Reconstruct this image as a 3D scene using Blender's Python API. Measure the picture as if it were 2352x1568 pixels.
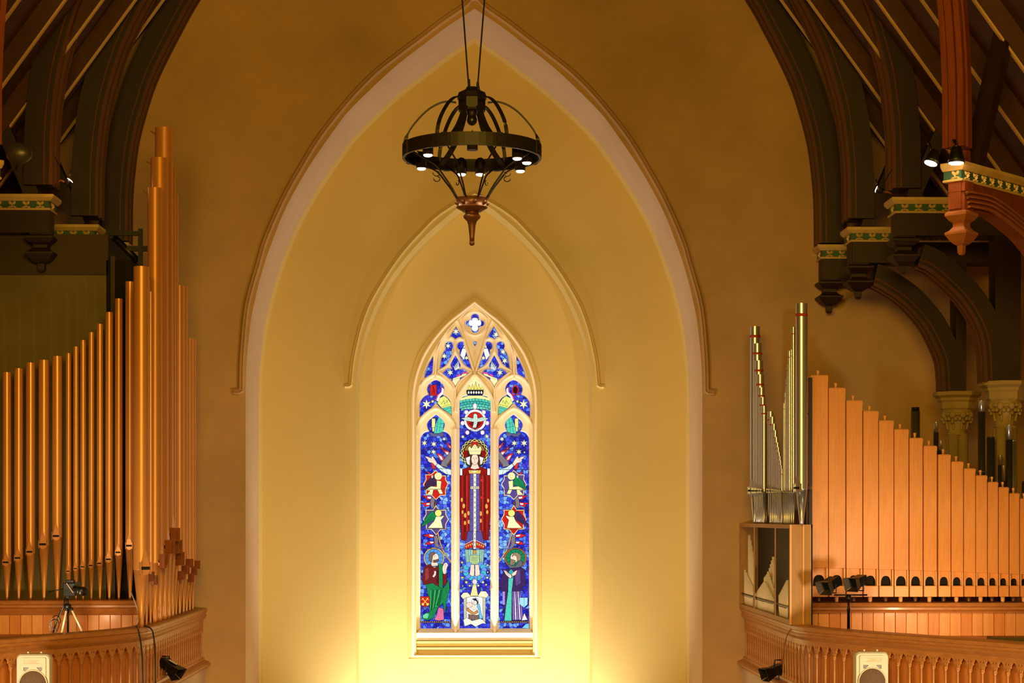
import bpy, math, random
from math import sin, cos, pi, atan, atan2, sqrt, radians
from mathutils import Vector
from mathutils.geometry import tessellate_polygon
random.seed(7)
for o in list(bpy.data.objects): bpy.data.objects.remove(o)
scn = bpy.context.scene
COL = scn.collection
# ------------------------------------------------------------------ camera, world, lights, exposure
CZ = 5.6                      # eye height above the nave floor
F = 4200.0                    # focal length in pixels of a 2352 px wide frame
YAW = atan(86 / F)
HOR = 1185.0
cam = bpy.data.objects.new('camera', bpy.data.cameras.new('camera'))
COL.objects.link(cam); scn.camera = cam
cam.location = (0, 0, CZ)
cam.rotation_euler = (pi / 2, 0, -YAW)
cam.data.sensor_width = 36; cam.data.lens = F / 2352 * 36
cam.data.shift_y = (HOR - 784) / 2352
cam.data.clip_end = 300
scn.view_settings.view_transform = 'Standard'
scn.view_settings.look = 'None'
scn.view_settings.exposure = 0.0
scn.view_settings.gamma = 1.0
scn.view_settings.use_curve_mapping = False
w = bpy.data.worlds.new('world'); scn.world = w; w.use_nodes = True
bg = w.node_tree.nodes['Background']
bg.inputs[0].default_value = (1.0, 0.52, 0.11, 1); bg.inputs[1].default_value = 0.07

def light(kind, name, loc, power, color=(1, .62, .28), target=None, **kw):
    L = bpy.data.lights.new(name, kind); L.energy = power; L.color = color
    for k, v in kw.items(): setattr(L, k, v)
    o = bpy.data.objects.new(name, L); COL.objects.link(o)
    o.location = (loc[0], loc[1], loc[2] + CZ)
    if target:
        d = Vector((target[0], target[1], target[2] + CZ)) - o.location
        o.rotation_euler = d.to_track_quat('-Z', 'Y').to_euler()
    return o
# positions here are relative to the eye (x right, y away, z up)
WARM = (1, .66, .33)
# fill added out of view: high area light and low side spots
light('AREA', 'nave_fill', (0, 5, 4.5), 2400, (1, .575, .07), (0, 32, 3.5), shape='RECTANGLE', size=9, size_y=2.5)
for sx, nm in ((-1, 'left'), (1, 'right')):
    light('SPOT', 'side_fill_'+nm, (sx*8.5, 15, -3.4), 4600, (1, .78, .50), (sx*.5, 31, -3.9), spot_size=radians(62), spot_blend=1.0, shadow_soft_size=.6)
# chancel uplights standing on the chancel floor below the window
for sx in (-1, 1):
    light('SPOT', 'chancel_uplight', (sx*1.65, 33.1, -5.2), 1060, (1, .95, .86), (sx*1.1, 34.7, -1.9), spot_size=radians(112), spot_blend=1.0, shadow_soft_size=.2)
# work lamps on the two gallery floors, in front of the organ cases
light('SPOT', 'gallery_lamp_right', (6.7, 25.4, -1.45), 135, (1, .72, .42), (6.9, 27.5, -0.7), spot_size=radians(120), spot_blend=1.0, shadow_soft_size=.08)
light('SPOT', 'gallery_lamp_left', (-6.0, 25.9, -1.62), 80, (1, .72, .42), (-6.2, 28.2, 0.0), spot_size=radians(140), spot_blend=1.0, shadow_soft_size=.08)

# ------------------------------------------------------------------ helpers
def lin(v):
    v /= 255.0
    return v / 12.92 if v <= .04045 else ((v + .055) / 1.055) ** 2.4
def rgb(r, g, b): return (lin(r), lin(g), lin(b), 1)
def ray(px, py):
    u = (px - 1176) / F; v = (HOR - py) / F
    return (u * cos(YAW) + sin(YAW), cos(YAW) - u * sin(YAW), v)
def at(px, py, D):            # the point of the plane y = D seen at a pixel
    x, y, z = ray(px, py); k = D / y
    return (x * k, D, z * k)
def Dx(px, X):                # distance at which the plane x = X is seen at pixel column px
    x, y, z = ray(px, 0); return X * y / x
def Zy(py, D, px=1090):
    x, y, z = ray(px, py); return z * D / y
def smooth(pts, n=6, closed=False):
    out = []; N = len(pts)
    rng = range(N) if closed else range(N - 1)
    for i in rng:
        p1, p2 = pts[i], pts[(i + 1) % N]
        p0 = pts[i - 1] if (i > 0 or closed) else [2 * a - b for a, b in zip(p1, p2)]
        p3 = pts[(i + 2) % N] if (i + 2 < N or closed) else [2 * a - b for a, b in zip(p2, p1)]
        for k in range(n):
            t = k / n
            out.append(tuple(.5 * (2 * b + (c - a) * t + (2 * a - 5 * b + 4 * c - d) * t * t + (3 * b - a - 3 * c + d) * t ** 3)
                             for a, b, c, d in zip(p0, p1, p2, p3)))
    if not closed: out.append(tuple(pts[-1]))
    return out

class MB:
    def __init__(s): s.v = []; s.f = []; s.m = []; s.c = []; s.sm = []
    def add(s, vs, fs, m=0, c=None, sm=False):
        b = len(s.v); s.v += [tuple(q) for q in vs]
        for f in fs: s.f.append(tuple(b + i for i in f)); s.m.append(m); s.c.append(c); s.sm.append(sm)
        return s
    def box(s, x0, x1, y0, y1, z0, z1, m=0, bev=0):
        if x0 > x1: x0, x1 = x1, x0
        if bev:
            b = bev
            o = [(x0+b, y0), (x1-b, y0), (x1, y0+b), (x1, y1-b), (x1-b, y1), (x0+b, y1), (x0, y1-b), (x0, y0+b)]
            i = [(x0+b, y0+b), (x1-b, y0+b), (x1-b, y0+b), (x1-b, y1-b), (x1-b, y1-b), (x0+b, y1-b), (x0+b, y1-b), (x0+b, y0+b)]
            vs = [(x, y, z0+b) for x, y in o] + [(x, y, z1-b) for x, y in o]
            t = [(x0+b, y0+b, z1), (x1-b, y0+b, z1), (x1-b, y1-b, z1), (x0+b, y1-b, z1)]
            u = [(x0+b, y0+b, z0), (x1-b, y0+b, z0), (x1-b, y1-b, z0), (x0+b, y1-b, z0)]
            vs += t + u
            fs = [(k, (k+1) % 8, 8+(k+1) % 8, 8+k) for k in range(8)]
            fs += [(16, 17, 18, 19), (23, 22, 21, 20)]
            fs += [(8, 9, 17, 16), (9, 10, 17), (10, 11, 18, 17), (11, 12, 18), (12, 13, 19, 18), (13, 14, 19), (14, 15, 16, 19), (15, 8, 16)]
            fs += [(1, 0, 20, 21), (2, 1, 21), (3, 2, 21, 22), (4, 3, 22), (5, 4, 22, 23), (6, 5, 23), (7, 6, 23, 20), (0, 7, 20)]
            return s.add(vs, fs, m)
        vs = [(x, y, z) for z in (z0, z1) for x, y in ((x0, y0), (x1, y0), (x1, y1), (x0, y1))]
        return s.add(vs, [(3, 2, 1, 0), (4, 5, 6, 7), (0, 1, 5, 4), (1, 2, 6, 5), (2, 3, 7, 6), (3, 0, 4, 7)], m)
    def lathe(s, cx, cy, prof, n=16, m=0, rot=0, sm=True, axis='z', c=None):
        vs = []
        for r, h in prof:
            for k in range(n):
                a = 2 * pi * k / n + rot
                if axis == 'z': vs.append((cx + r * cos(a), cy + r * sin(a), h))
                else: vs.append((cx + r * cos(a), h, cy + r * sin(a)))
        fs = []
        for i in range(len(prof) - 1):
            for k in range(n):
                k2 = (k + 1) % n
                f = (i*n+k, i*n+k2, (i+1)*n+k2, (i+1)*n+k)
                fs.append(f)
        s.add(vs, fs, m, c, sm)
        b = len(s.v) - len(vs)
        s.f.append(tuple(b + k for k in reversed(range(n)))); s.m.append(m); s.c.append(c); s.sm.append(False)
        s.f.append(tuple(b + (len(prof)-1)*n + k for k in range(n))); s.m.append(m); s.c.append(c); s.sm.append(False)
        return s
    def tube(s, pts, r, n=6, m=0, r2=None, flat=None):
        # round bar (or flat bar when flat=(w,t)) along points
        P = [Vector(p) for p in pts]; vs = []; N = len(P)
        for i, p in enumerate(P):
            t = (P[min(i+1, N-1)] - P[max(i-1, 0)]).normalized()
            up = Vector((0, 0, 1)) if abs(t.z) < .92 else Vector((0, 1, 0))
            a = t.cross(up).normalized(); b = t.cross(a).normalized()
            rr = r if r2 is None else r + (r2 - r) * i / max(1, N-1)
            if flat:
                for qa, qb in ((-1, -1), (1, -1), (1, 1), (-1, 1)): vs.append(p + a*qa*flat[0]/2 + b*qb*flat[1]/2)
            else:
                for k in range(n):
                    q = 2*pi*k/n; vs.append(p + a*cos(q)*rr + b*sin(q)*rr)
        n = 4 if flat else n
        fs = [(i*n+k, i*n+(k+1) % n, (i+1)*n+(k+1) % n, (i+1)*n+k) for i in range(N-1) for k in range(n)]
        fs += [tuple(reversed(range(n))), tuple((N-1)*n+k for k in range(n))]
        return s.add(vs, fs, m, None, not flat and n > 5)
    def ball(s, c, r, n=12, m=0, sc=(1, 1, 1)):
        k = max(5, n // 2)
        vs = []; fs = []
        for i in range(k + 1):
            th = pi * i / k
            for j in range(n):
                ph = 2*pi*j/n
                vs.append((c[0] + r*sc[0]*sin(th)*cos(ph), c[1] + r*sc[1]*sin(th)*sin(ph), c[2] - r*sc[2]*cos(th)))
        for i in range(k):
            for j in range(n):
                fs.append((i*n+j, i*n+(j+1) % n, (i+1)*n+(j+1) % n, (i+1)*n+j))
        return s.add(vs, fs, m, None, True)
    def obox(s, c, ax, ay, az, m=0):
        c = Vector(c); ax, ay, az = Vector(ax), Vector(ay), Vector(az)
        vs = [c + ax*i + ay*j + az*k for k in (-1, 1) for i, j in ((-1, -1), (1, -1), (1, 1), (-1, 1))]
        return s.add(vs, [(3, 2, 1, 0), (4, 5, 6, 7), (0, 1, 5, 4), (1, 2, 6, 5), (2, 3, 7, 6), (3, 0, 4, 7)], m)
    def slab(s, outer, holes, d0, d1, m=0, mside=None, ex=0, mp=None):
        # plate in the x-z plane between y=d0 (front) and y=d1, with holes; ex: holes splay open towards the front
        if mside is None: mside = m
        mp = mp or (lambda x, d, z: (x, d, z))
        fl = [outer] + [offset(h, ex) if ex else h for h in holes]
        bl = [outer] + holes
        for loops, d, flip in ((fl, d0, 0), (bl, d1, 1)):
            flat = [p for L in loops for p in L]
            tri = tessellate_polygon([[Vector((p[0], p[1], 0)) for p in L] for L in loops])
            s.add([mp(p[0], d, p[1]) for p in flat], [t if flip else tuple(reversed(t)) for t in tri], m)
        for L0, L1 in zip(fl, bl):
            n = len(L0)
            s.add([mp(p[0], d0, p[1]) for p in L0] + [mp(p[0], d1, p[1]) for p in L1],
                  [(k, (k+1) % n, n+(k+1) % n, n+k) for k in range(n)], mside)
        return s
    def sweep(s, pts, prof, mp, m=0, closed=False, sm=False):
        # profile (n outward offset, t depth) swept along a polyline in a plane; mp(u, t, w) -> point
        N = len(pts); vs = []; K = len(prof)
        for i in range(N):
            a = pts[(i-1) % N] if (closed or i) else pts[0]
            b = pts[(i+1) % N] if (closed or i < N-1) else pts[-1]
            tx, tz = b[0]-a[0], b[1]-a[1]; l = sqrt(tx*tx+tz*tz) or 1
            nx, nz = tz/l, -tx/l
            for n_, t_ in prof: vs.append(mp(pts[i][0]+nx*n_, t_, pts[i][1]+nz*n_))
        fs = [(i*K+k, i*K+(k+1) % K, ((i+1) % N)*K+(k+1) % K, ((i+1) % N)*K+k) for i in range(N if closed else N-1) for k in range(K)]
        if not closed: fs += [tuple(range(K)), tuple((N-1)*K+k for k in reversed(range(K)))]
        return s.add(vs, fs, m, None, sm)

def offset(L, e):
    n = len(L); A = sum(L[i][0]*L[(i+1) % n][1]-L[(i+1) % n][0]*L[i][1] for i in range(n)); sg = 1 if A > 0 else -1
    out = []
    for i in range(n):
        a, b, c = L[i-1], L[i], L[(i+1) % n]
        t1 = Vector((b[0]-a[0], b[1]-a[1])); t2 = Vector((c[0]-b[0], c[1]-b[1]))
        if t1.length < 1e-9: t1 = t2
        if t2.length < 1e-9: t2 = t1
        t1.normalize(); t2.normalize()
        n1 = Vector((t1.y, -t1.x))*sg; n2 = Vector((t2.y, -t2.x))*sg
        q = n1+n2; l = q.length
        q = q/l if l > 1e-6 else n1
        k = 1/max(.55, q.dot(n1))
        out.append((b[0]+q.x*e*k, b[1]+q.y*e*k))
    return out

ORG = {}
def obj(name, mb, mats, parent=None, loc=None):
    if not isinstance(mats, (list, tuple)): mats = [mats]
    base = ORG.get(parent, (0, 0, 0)) if parent else (loc or (0, 0, 0))
    me = bpy.data.meshes.new(name)
    me.from_pydata([(v[0]-base[0], v[1]-base[1], v[2]+CZ-base[2]) for v in mb.v], [], mb.f)
    for mt in mats: me.materials.append(mt)
    me.polygons.foreach_set('material_index', mb.m)
    me.polygons.foreach_set('use_smooth', mb.sm)
    if any(c is not None for c in mb.c):
        ca = me.color_attributes.new('Col', 'FLOAT_COLOR', 'CORNER')
        i = 0
        for p, c in zip(me.polygons, mb.c):
            for _ in p.vertices: ca.data[i].color = c or (.005, .005, .005, 1); i += 1
    me.update()
    o = bpy.data.objects.new(name, me); COL.objects.link(o)
    if parent: o.parent = parent; ORG[o] = base
    else: o.location = base; ORG[o] = base
    return o
def tag(o, label=None, cat=None, group=None, kind=None):
    if label: o['label'] = label
    if cat: o['category'] = cat
    if group: o['group'] = group
    if kind: o['kind'] = kind
    return o
def thing(name, label, cat, loc, group=None):
    o = bpy.data.objects.new(name, None); COL.objects.link(o); o.empty_display_size = .1
    o.location = (loc[0], loc[1], loc[2]+CZ); ORG[o] = tuple(o.location)
    return tag(o, label, cat, group)
def struct(name, mb, mats, label=None):
    o = obj(name, mb, mats); o['kind'] = 'structure'
    if label: o['label'] = label
    return o
def copy_at(src, parent, loc=(0, 0, 0), rz=0, sc=(1, 1, 1)):
    c = src.copy(); COL.objects.link(c); c.parent = parent
    b = ORG[parent]; c.location = (loc[0]-b[0], loc[1]-b[1], loc[2]+CZ-b[2]); c.rotation_euler = (0, 0, rz); c.scale = sc
    ORG[c] = b
    return c
ORD = ['first', 'second', 'third', 'fourth', 'fifth', 'sixth', 'seventh', 'eighth', 'ninth', 'tenth', 'eleventh', 'twelfth',
       'thirteenth', 'fourteenth', 'fifteenth', 'sixteenth', 'seventeenth', 'eighteenth']
SIDE = {-1: 'left', 1: 'right'}

# ------------------------------------------------------------------ materials
def mat(name, color, rough=.6, metal=0, noise=None, color2=None, bump=0, spec=.5, coat=0, grain=None):
    m = bpy.data.materials.new(name); m.use_nodes = True
    nt = m.node_tree; b = nt.nodes['Principled BSDF']
    b.inputs['Base Color'].default_value = color; b.inputs['Roughness'].default_value = rough
    b.inputs['Metallic'].default_value = metal; b.inputs['Specular IOR Level'].default_value = spec
    if coat: b.inputs['Coat Weight'].default_value = coat; b.inputs['Coat Roughness'].default_value = .15
    if noise:
        tc = nt.nodes.new('ShaderNodeTexCoord'); mp = nt.nodes.new('ShaderNodeMapping')
        mp.inputs['Scale'].default_value = grain or (1, 1, 1)
        nz = nt.nodes.new('ShaderNodeTexNoise'); nz.inputs['Scale'].default_value = noise
        nz.inputs['Detail'].default_value = 6; nz.inputs['Roughness'].default_value = .6
        cr = nt.nodes.new('ShaderNodeValToRGB')
        cr.color_ramp.elements[0].position = .3; cr.color_ramp.elements[1].position = .72
        cr.color_ramp.elements[0].color = color; cr.color_ramp.elements[1].color = color2 or color
        nt.links.new(tc.outputs['Object'], mp.inputs[0]); nt.links.new(mp.outputs[0], nz.inputs['Vector'])
        nt.links.new(nz.outputs[0], cr.inputs[0]); nt.links.new(cr.outputs[0], b.inputs['Base Color'])
        if bump:
            bp = nt.nodes.new('ShaderNodeBump'); bp.inputs['Strength'].default_value = bump; bp.inputs['Distance'].default_value = .02
            nt.links.new(nz.outputs[0], bp.inputs['Height']); nt.links.new(bp.outputs[0], b.inputs['Normal'])
    return m
def emit(name, color, s):
    m = bpy.data.materials.new(name); m.use_nodes = True; nt = m.node_tree
    nt.nodes.remove(nt.nodes['Principled BSDF'])
    e = nt.nodes.new('ShaderNodeEmission'); e.inputs[0].default_value = color; e.inputs[1].default_value = s
    nt.links.new(e.outputs[0], nt.nodes['Material Output'].inputs[0]); return m
M = {}
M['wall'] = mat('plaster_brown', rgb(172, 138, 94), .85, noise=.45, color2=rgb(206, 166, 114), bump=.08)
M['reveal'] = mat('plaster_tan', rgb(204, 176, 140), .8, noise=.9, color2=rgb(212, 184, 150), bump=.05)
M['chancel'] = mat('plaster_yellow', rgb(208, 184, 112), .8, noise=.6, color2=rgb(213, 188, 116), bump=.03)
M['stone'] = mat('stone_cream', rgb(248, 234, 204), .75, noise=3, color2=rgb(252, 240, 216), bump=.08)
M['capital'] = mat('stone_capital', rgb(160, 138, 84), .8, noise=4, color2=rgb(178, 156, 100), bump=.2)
M['floor'] = mat('stone_floor', rgb(120, 90, 60), .6, noise=2, color2=rgb(135, 100, 66))
VG = (14, 14, .9)
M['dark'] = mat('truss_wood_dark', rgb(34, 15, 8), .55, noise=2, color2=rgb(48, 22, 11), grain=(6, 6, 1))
M['truss'] = mat('truss_wood_lit', rgb(112, 54, 24), .45, noise=2, color2=rgb(138, 68, 30), grain=(6, 6, 1))  # same truss wood, with lamplight put into its redder, paler colour
M['mshade'] = mat('moulding_shaded', rgb(74, 36, 16), .45, noise=2, color2=rgb(92, 46, 20), grain=(6, 6, 1))  # moulding wood of the unlit trusses, shade put into its colour
M['roof'] = mat('roof_boards', rgb(62, 32, 14), .7, noise=2, color2=rgb(80, 42, 18), grain=(3, .6, 3))
M['bead'] = mat('painted_bead', rgb(196, 160, 100), .6)
M['cornice'] = mat('painted_cornice', rgb(214, 188, 124), .6, noise=5, color2=rgb(196, 162, 98))
M['green'] = mat('painted_green', rgb(50, 92, 70), .6)
M['rail'] = mat('rail_wood', rgb(172, 112, 58), .42, noise=2.2, color2=rgb(196, 132, 70), grain=(3, 3, 9), coat=.15)
M['panel'] = mat('gallery_panel_wood', rgb(186, 112, 50), .5, noise=2, color2=rgb(210, 132, 62), grain=(6, 6, 1))
M['maple'] = mat('pipe_wood', rgb(220, 144, 74), .38, noise=1.6, color2=rgb(236, 164, 92), grain=(16, 4, 1.1), coat=.2)
M['maple2'] = mat('pipe_wood_pale', rgb(234, 172, 108), .45, noise=2, color2=rgb(234, 170, 100), grain=(8, 8, 1))
M['board'] = mat('board_wood', rgb(220, 148, 84), .45, noise=1.6, color2=rgb(236, 172, 108), grain=(7, 7, .8), coat=.1)
M['board2'] = mat('board_wood_red', rgb(208, 130, 66), .45, noise=1.6, color2=rgb(226, 152, 86), grain=(7, 7, .8), coat=.1)
M['gold'] = mat('pipe_gold', rgb(212, 146, 80), .34, .3, coat=.12)
M['goldd'] = mat('pipe_mouth_brown', rgb(140, 76, 32), .5, .1)
M['silver'] = mat('pipe_silver', rgb(208, 216, 232), .26, .85)
M['tiny'] = mat('pipe_pale_tin', rgb(252, 238, 206), .4, .15)
M['tin'] = mat('pipe_tin_dull', rgb(120, 118, 108), .4, .8)
M['dpipe'] = mat('pipe_dark', rgb(70, 66, 56), .4, .5)
M['redband'] = mat('red_band', rgb(178, 62, 36), .5)
M['iron'] = mat('wrought_iron', rgb(28, 22, 17), .5, .3, noise=6, color2=rgb(38, 29, 21))
M['copper'] = mat('aged_copper', rgb(104, 66, 42), .42, .45)
M['black'] = mat('black_metal', rgb(22, 22, 24), .4, .3)
M['blackp'] = mat('black_plastic', rgb(18, 18, 20), .35)
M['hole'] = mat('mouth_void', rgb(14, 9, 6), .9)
M['box'] = mat('swell_box_olive', rgb(104, 92, 50), .75, noise=1.2, color2=rgb(114, 102, 56))
M['boxd'] = mat('swell_box_band', rgb(66, 52, 28), .75)
M['cab'] = mat('cabinet_wood', rgb(168, 122, 66), .6, noise=2, color2=rgb(184, 136, 74), grain=(6, 6, 1))
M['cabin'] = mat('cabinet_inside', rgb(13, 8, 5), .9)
M['spk'] = mat('speaker_grey', rgb(206, 196, 172), .5)
M['spkd'] = mat('speaker_grille', rgb(104, 78, 54), .7, .2, noise=60, color2=rgb(84, 62, 42))
M['alu'] = mat('aluminium', rgb(226, 206, 176), .35, .5)
M['white'] = mat('white_cable', rgb(230, 220, 200), .5)
M['lampglow'] = emit('lamp_glow', (1, .80, .50, 1), 14)
M['glass'] = bpy.data.materials.new('stained_glass'); M['glass'].use_nodes = True
nt = M['glass'].node_tree; nt.nodes.remove(nt.nodes['Principled BSDF'])
ge = nt.nodes.new('ShaderNodeEmission'); ga = nt.nodes.new('ShaderNodeVertexColor'); ga.layer_name = 'Col'
gt = nt.nodes.new('ShaderNodeTexCoord'); gn = nt.nodes.new('ShaderNodeTexNoise'); gn.inputs['Scale'].default_value = 28
gm = nt.nodes.new('ShaderNodeMapRange'); gm.inputs['To Min'].default_value = .8; gm.inputs['To Max'].default_value = 1.6
nt.links.new(gt.outputs['Object'], gn.inputs['Vector']); nt.links.new(gn.outputs[0], gm.inputs['Value'])
nt.links.new(gm.outputs[0], ge.inputs[1]); nt.links.new(ga.outputs[0], ge.inputs[0])
nt.links.new(ge.outputs[0], nt.nodes['Material Output'].inputs[0])
M['pane'] = bpy.data.materials.new('clear_glass'); M['pane'].use_nodes = True
nt = M['pane'].node_tree; nt.nodes.remove(nt.nodes['Principled BSDF'])
mx = nt.nodes.new('ShaderNodeMixShader'); tr = nt.nodes.new('ShaderNodeBsdfTransparent'); gl = nt.nodes.new('ShaderNodeBsdfGlossy')
gl.inputs['Roughness'].default_value = .02; mx.inputs[0].default_value = .03
nt.links.new(tr.outputs[0], mx.inputs[1]); nt.links.new(gl.outputs[0], mx.inputs[2]); nt.links.new(mx.outputs[0], nt.nodes['Material Output'].inputs[0])

# ------------------------------------------------------------------ the setting: walls with their arches
DW = 32.0; DI = 34.1; DB = 34.9; DG = 35.22
FLZ = -CZ
def half(pts, D):             # left-hand pixel points -> (|x|, z) of a symmetric arch, bottom to apex
    out = [(abs(at(px, py, D)[0]), at(px, py, D)[2]) for px, py in pts]
    return out
def sym(h, z0=None, n=5):     # closed symmetric outline from a half curve (bottom to apex)
    h = smooth(h, n)
    h[-1] = (0, h[-1][1])
    L = [(-x, z) for x, z in h]; R = [(x, z) for x, z in reversed(h[:-1])]
    if z0 is not None: L = [(L[0][0], z0)] + L; R = R + [(R[-1][0], z0)]
    return L + R
outer_px = [(564, 900), (566, 839), (570, 791), (576.5, 734), (584, 695.7), (593.7, 653.6), (609, 600), (628.7, 545), (651.7, 487.5), (680.4, 432),
            (714.8, 374.6), (766.4, 300), (800, 256), (857.4, 199), (914.8, 147), (972, 103), (1030, 59), (1090, 20)]
arch_o = sym(half(outer_px, DW), FLZ)
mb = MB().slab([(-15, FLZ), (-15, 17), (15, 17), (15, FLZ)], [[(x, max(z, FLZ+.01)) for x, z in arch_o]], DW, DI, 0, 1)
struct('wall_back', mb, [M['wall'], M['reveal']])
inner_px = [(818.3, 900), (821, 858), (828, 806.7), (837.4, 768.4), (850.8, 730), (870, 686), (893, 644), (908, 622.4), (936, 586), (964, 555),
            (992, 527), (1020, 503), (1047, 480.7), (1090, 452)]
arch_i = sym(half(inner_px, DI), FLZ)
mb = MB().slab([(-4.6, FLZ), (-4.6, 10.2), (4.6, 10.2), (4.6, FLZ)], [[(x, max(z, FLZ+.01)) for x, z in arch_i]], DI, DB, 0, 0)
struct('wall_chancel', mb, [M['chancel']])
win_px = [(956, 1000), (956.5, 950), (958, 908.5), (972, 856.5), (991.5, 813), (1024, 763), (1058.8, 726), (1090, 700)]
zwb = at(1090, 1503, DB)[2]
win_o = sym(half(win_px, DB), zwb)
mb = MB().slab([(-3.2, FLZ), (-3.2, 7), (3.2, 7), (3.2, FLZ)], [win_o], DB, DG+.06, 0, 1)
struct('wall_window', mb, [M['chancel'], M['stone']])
mb = MB().box(-15, 15, -6, 40, FLZ-.2, FLZ)
struct('floor', mb, M['floor'])
mb = MB().box(-5, 5, 35.4, 35.6, FLZ, 8)
struct('wall_outer', mb, M['hole'])
# hood mouldings
def hood(name, px, D, prof, ret, mt, label):
    h = smooth(half(px, D), 5); h[-1] = (0, h[-1][1])
    full = [(-x, z) for x, z in h] + [(x, z) for x, z in reversed(h[:-1])]
    x0, z0 = full[0]
    full = [(x0-ret, z0-.02), (x0-.03, z0-.02)] + full + [(-x0+.03, z0-.02), (-x0+ret, z0-.02)]
    mb = MB().sweep(full, [(-n, D+t) for n, t in prof], lambda u, t, w: (u, t, w))
    return struct(name, mb, mt, label)
hood_px = [(549, 897), (550, 840), (553, 790), (559, 724), (568, 676.5), (590, 600), (602, 558), (627, 497), (655.6, 437.7), (684, 388), (709, 346),
           (740, 300), (800, 226), (857, 168), (915, 122), (963, 86), (1010, 50), (1058, 17), (1090, -4)]
hood('trim_1', [(p[0]+6, p[1]) for p in hood_px], DW, [(-.055, 0), (-.05, -.05), (-.02, -.08), (.0, -.05), (.03, -.09), (.06, -.05), (.07, 0)], .14, M['wall'],
     'plaster hood moulding around the wide outer arch')
hood2 = [(805.5, 884), (811, 829.7), (820.5, 783.7), (830.5, 745), (849.5, 695.7), (878, 646), (910, 598), (938, 563), (966, 533), (994, 504), (1022, 483), (1048, 467), (1090, 444)]
hood('trim_2', hood2, DI, [(-.04, 0), (-.035, -.04), (-.01, -.065), (.008, -.035), (.03, -.06), (.045, -.03), (.05, 0)], .11, M['chancel'],
     'plaster hood moulding around the inner arch')
# raised inner edge of the deep outer reveal
mb = MB().sweep([(x, max(z, FLZ+.01)) for x, z in arch_o], [(-.002, 33.98), (.035, 34.0), (.05, 34.1), (-.002, 34.1)], lambda u, t, w: (u, t, w))
struct('trim_5', mb, M['chancel'], 'narrow raised edge at the back of the outer arch')
# roll mouldings round the window
def roll(name, px, D, r, mt, zb, label, proud=.03):
    h = smooth(half(px, D), 5); h[-1] = (0, h[-1][1])
    h = [(h[0][0], zb)] + h
    full = [(-x, z) for x, z in h] + [(x, z) for x, z in reversed(h[:-1])]
    prof = [(r*cos(a), D+.005-proud*max(0, sin(a))) for a in [pi*k/6 for k in range(7)]]
    mb = MB().sweep(full, prof, lambda u, t, w: (u, t, w), closed=True, sm=False)
    return struct(name, mb, mt, label)
edge_px = [(938, 1000), (938.4, 908.5), (946, 858.6), (963.4, 808.8), (996, 763), (1028, 728.5), (1061, 702), (1090, 680)]
roll('trim_3', edge_px, DB, .014, M['chancel'], at(1090, 1512, DB)[2], 'thin raised line framing the window', .02)
edge2 = [(949, 1000), (950, 897.7), (965.5, 835), (991.5, 787), (1028, 743.7), (1061, 717), (1090, 694)]
roll('trim_4', edge2, DB, .03, M['stone'], at(1090, 1505, DB)[2], 'rounded stone roll around the window', .05)

# ------------------------------------------------------------------ the stained glass window
win = thing('window_1', 'tall pointed stained glass window of three lights', None, (0, DB, zwb)); win['kind'] = 'structure'
DS = 35.10; DGL = 35.20
def W(pts): return [(lambda q: (q[0], q[2]))(at(x, y, DS)) for x, y in pts]
def rnd(L, n=3):                # rounds the gentle bends of an outline and keeps its sharp cusps
    N = len(L); cor = []
    for i in range(N):
        a, b, c = L[i-1], L[i], L[(i+1) % N]
        d = abs((atan2(c[1]-b[1], c[0]-b[0])-atan2(b[1]-a[1], b[0]-a[0])+pi) % (2*pi)-pi)
        l1 = sqrt((b[0]-a[0])**2+(b[1]-a[1])**2); l2 = sqrt((c[0]-b[0])**2+(c[1]-b[1])**2)
        cor.append(d > 1.05 or max(l1, l2) > 60)
    out = []
    for i in range(N):
        p, q = L[i], L[(i+1) % N]; sg = (q[0]-p[0], q[1]-p[1])
        o, r = L[i-1], L[(i+2) % N]; j = (i+1) % N; ls = sqrt(sg[0]**2+sg[1]**2)
        def tg(x, y): v = (y[0]-x[0], y[1]-x[1]); l = sqrt(v[0]**2+v[1]**2) or 1; return (v[0]/l*ls, v[1]/l*ls)
        m0 = sg if cor[i] else tg(o, q); m1 = sg if cor[j] else tg(p, r)
        for k in range(n if ls < 60 else 1):
            t = k/n; h = (2*t**3-3*t**2+1, t**3-2*t**2+t, -2*t**3+3*t**2, t**3-t**2)
            out.append(tuple(h[0]*p[e]+h[1]*m0[e]+h[2]*q[e]+h[3]*m1[e] for e in (0, 1)))
    return out
def mir(pts): return [(2*1090.6-x, y) for x, y in reversed(pts)]
G1 = [(966, 1443), (966, 1012), (967.7, 1002), (975, 993), (986, 989.5), (983, 983), (981, 973.6), (985, 965), (992, 959), (1001.3, 951), (1010, 958), (1016.5, 964), (1020.8, 973), (1019, 983), (1016.5, 989.5), (1026, 993), (1034, 1002), (1036, 1012), (1036, 1443)]
G2 = [(1056, 1443), (1056, 921), (1060, 913), (1066, 909), (1074, 907.4), (1071.5, 898), (1074, 887), (1082, 879), (1091, 872), (1100, 879), (1108, 887), (1110.5, 898), (1108, 907.4), (1116, 909), (1122, 913), (1126, 921), (1126, 1443)]
G3 = [(964.4, 956), (964.4, 930), (967, 920), (974, 911), (985, 905), (982, 897), (982, 889), (988, 879), (1001.3, 872), (1014, 879), (1019.7, 890), (1019, 898), (1016, 905.5), (1027, 912), (1033, 920), (1036, 932), (1037, 953), (1028.4, 946), (1013, 937), (1001.3, 924), (991, 935), (976, 947.5)]
G4 = [(994.4, 818.5), (985, 834.8), (978, 853), (975.7, 866), (990.5, 858.6), (993.5, 840)]
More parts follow.
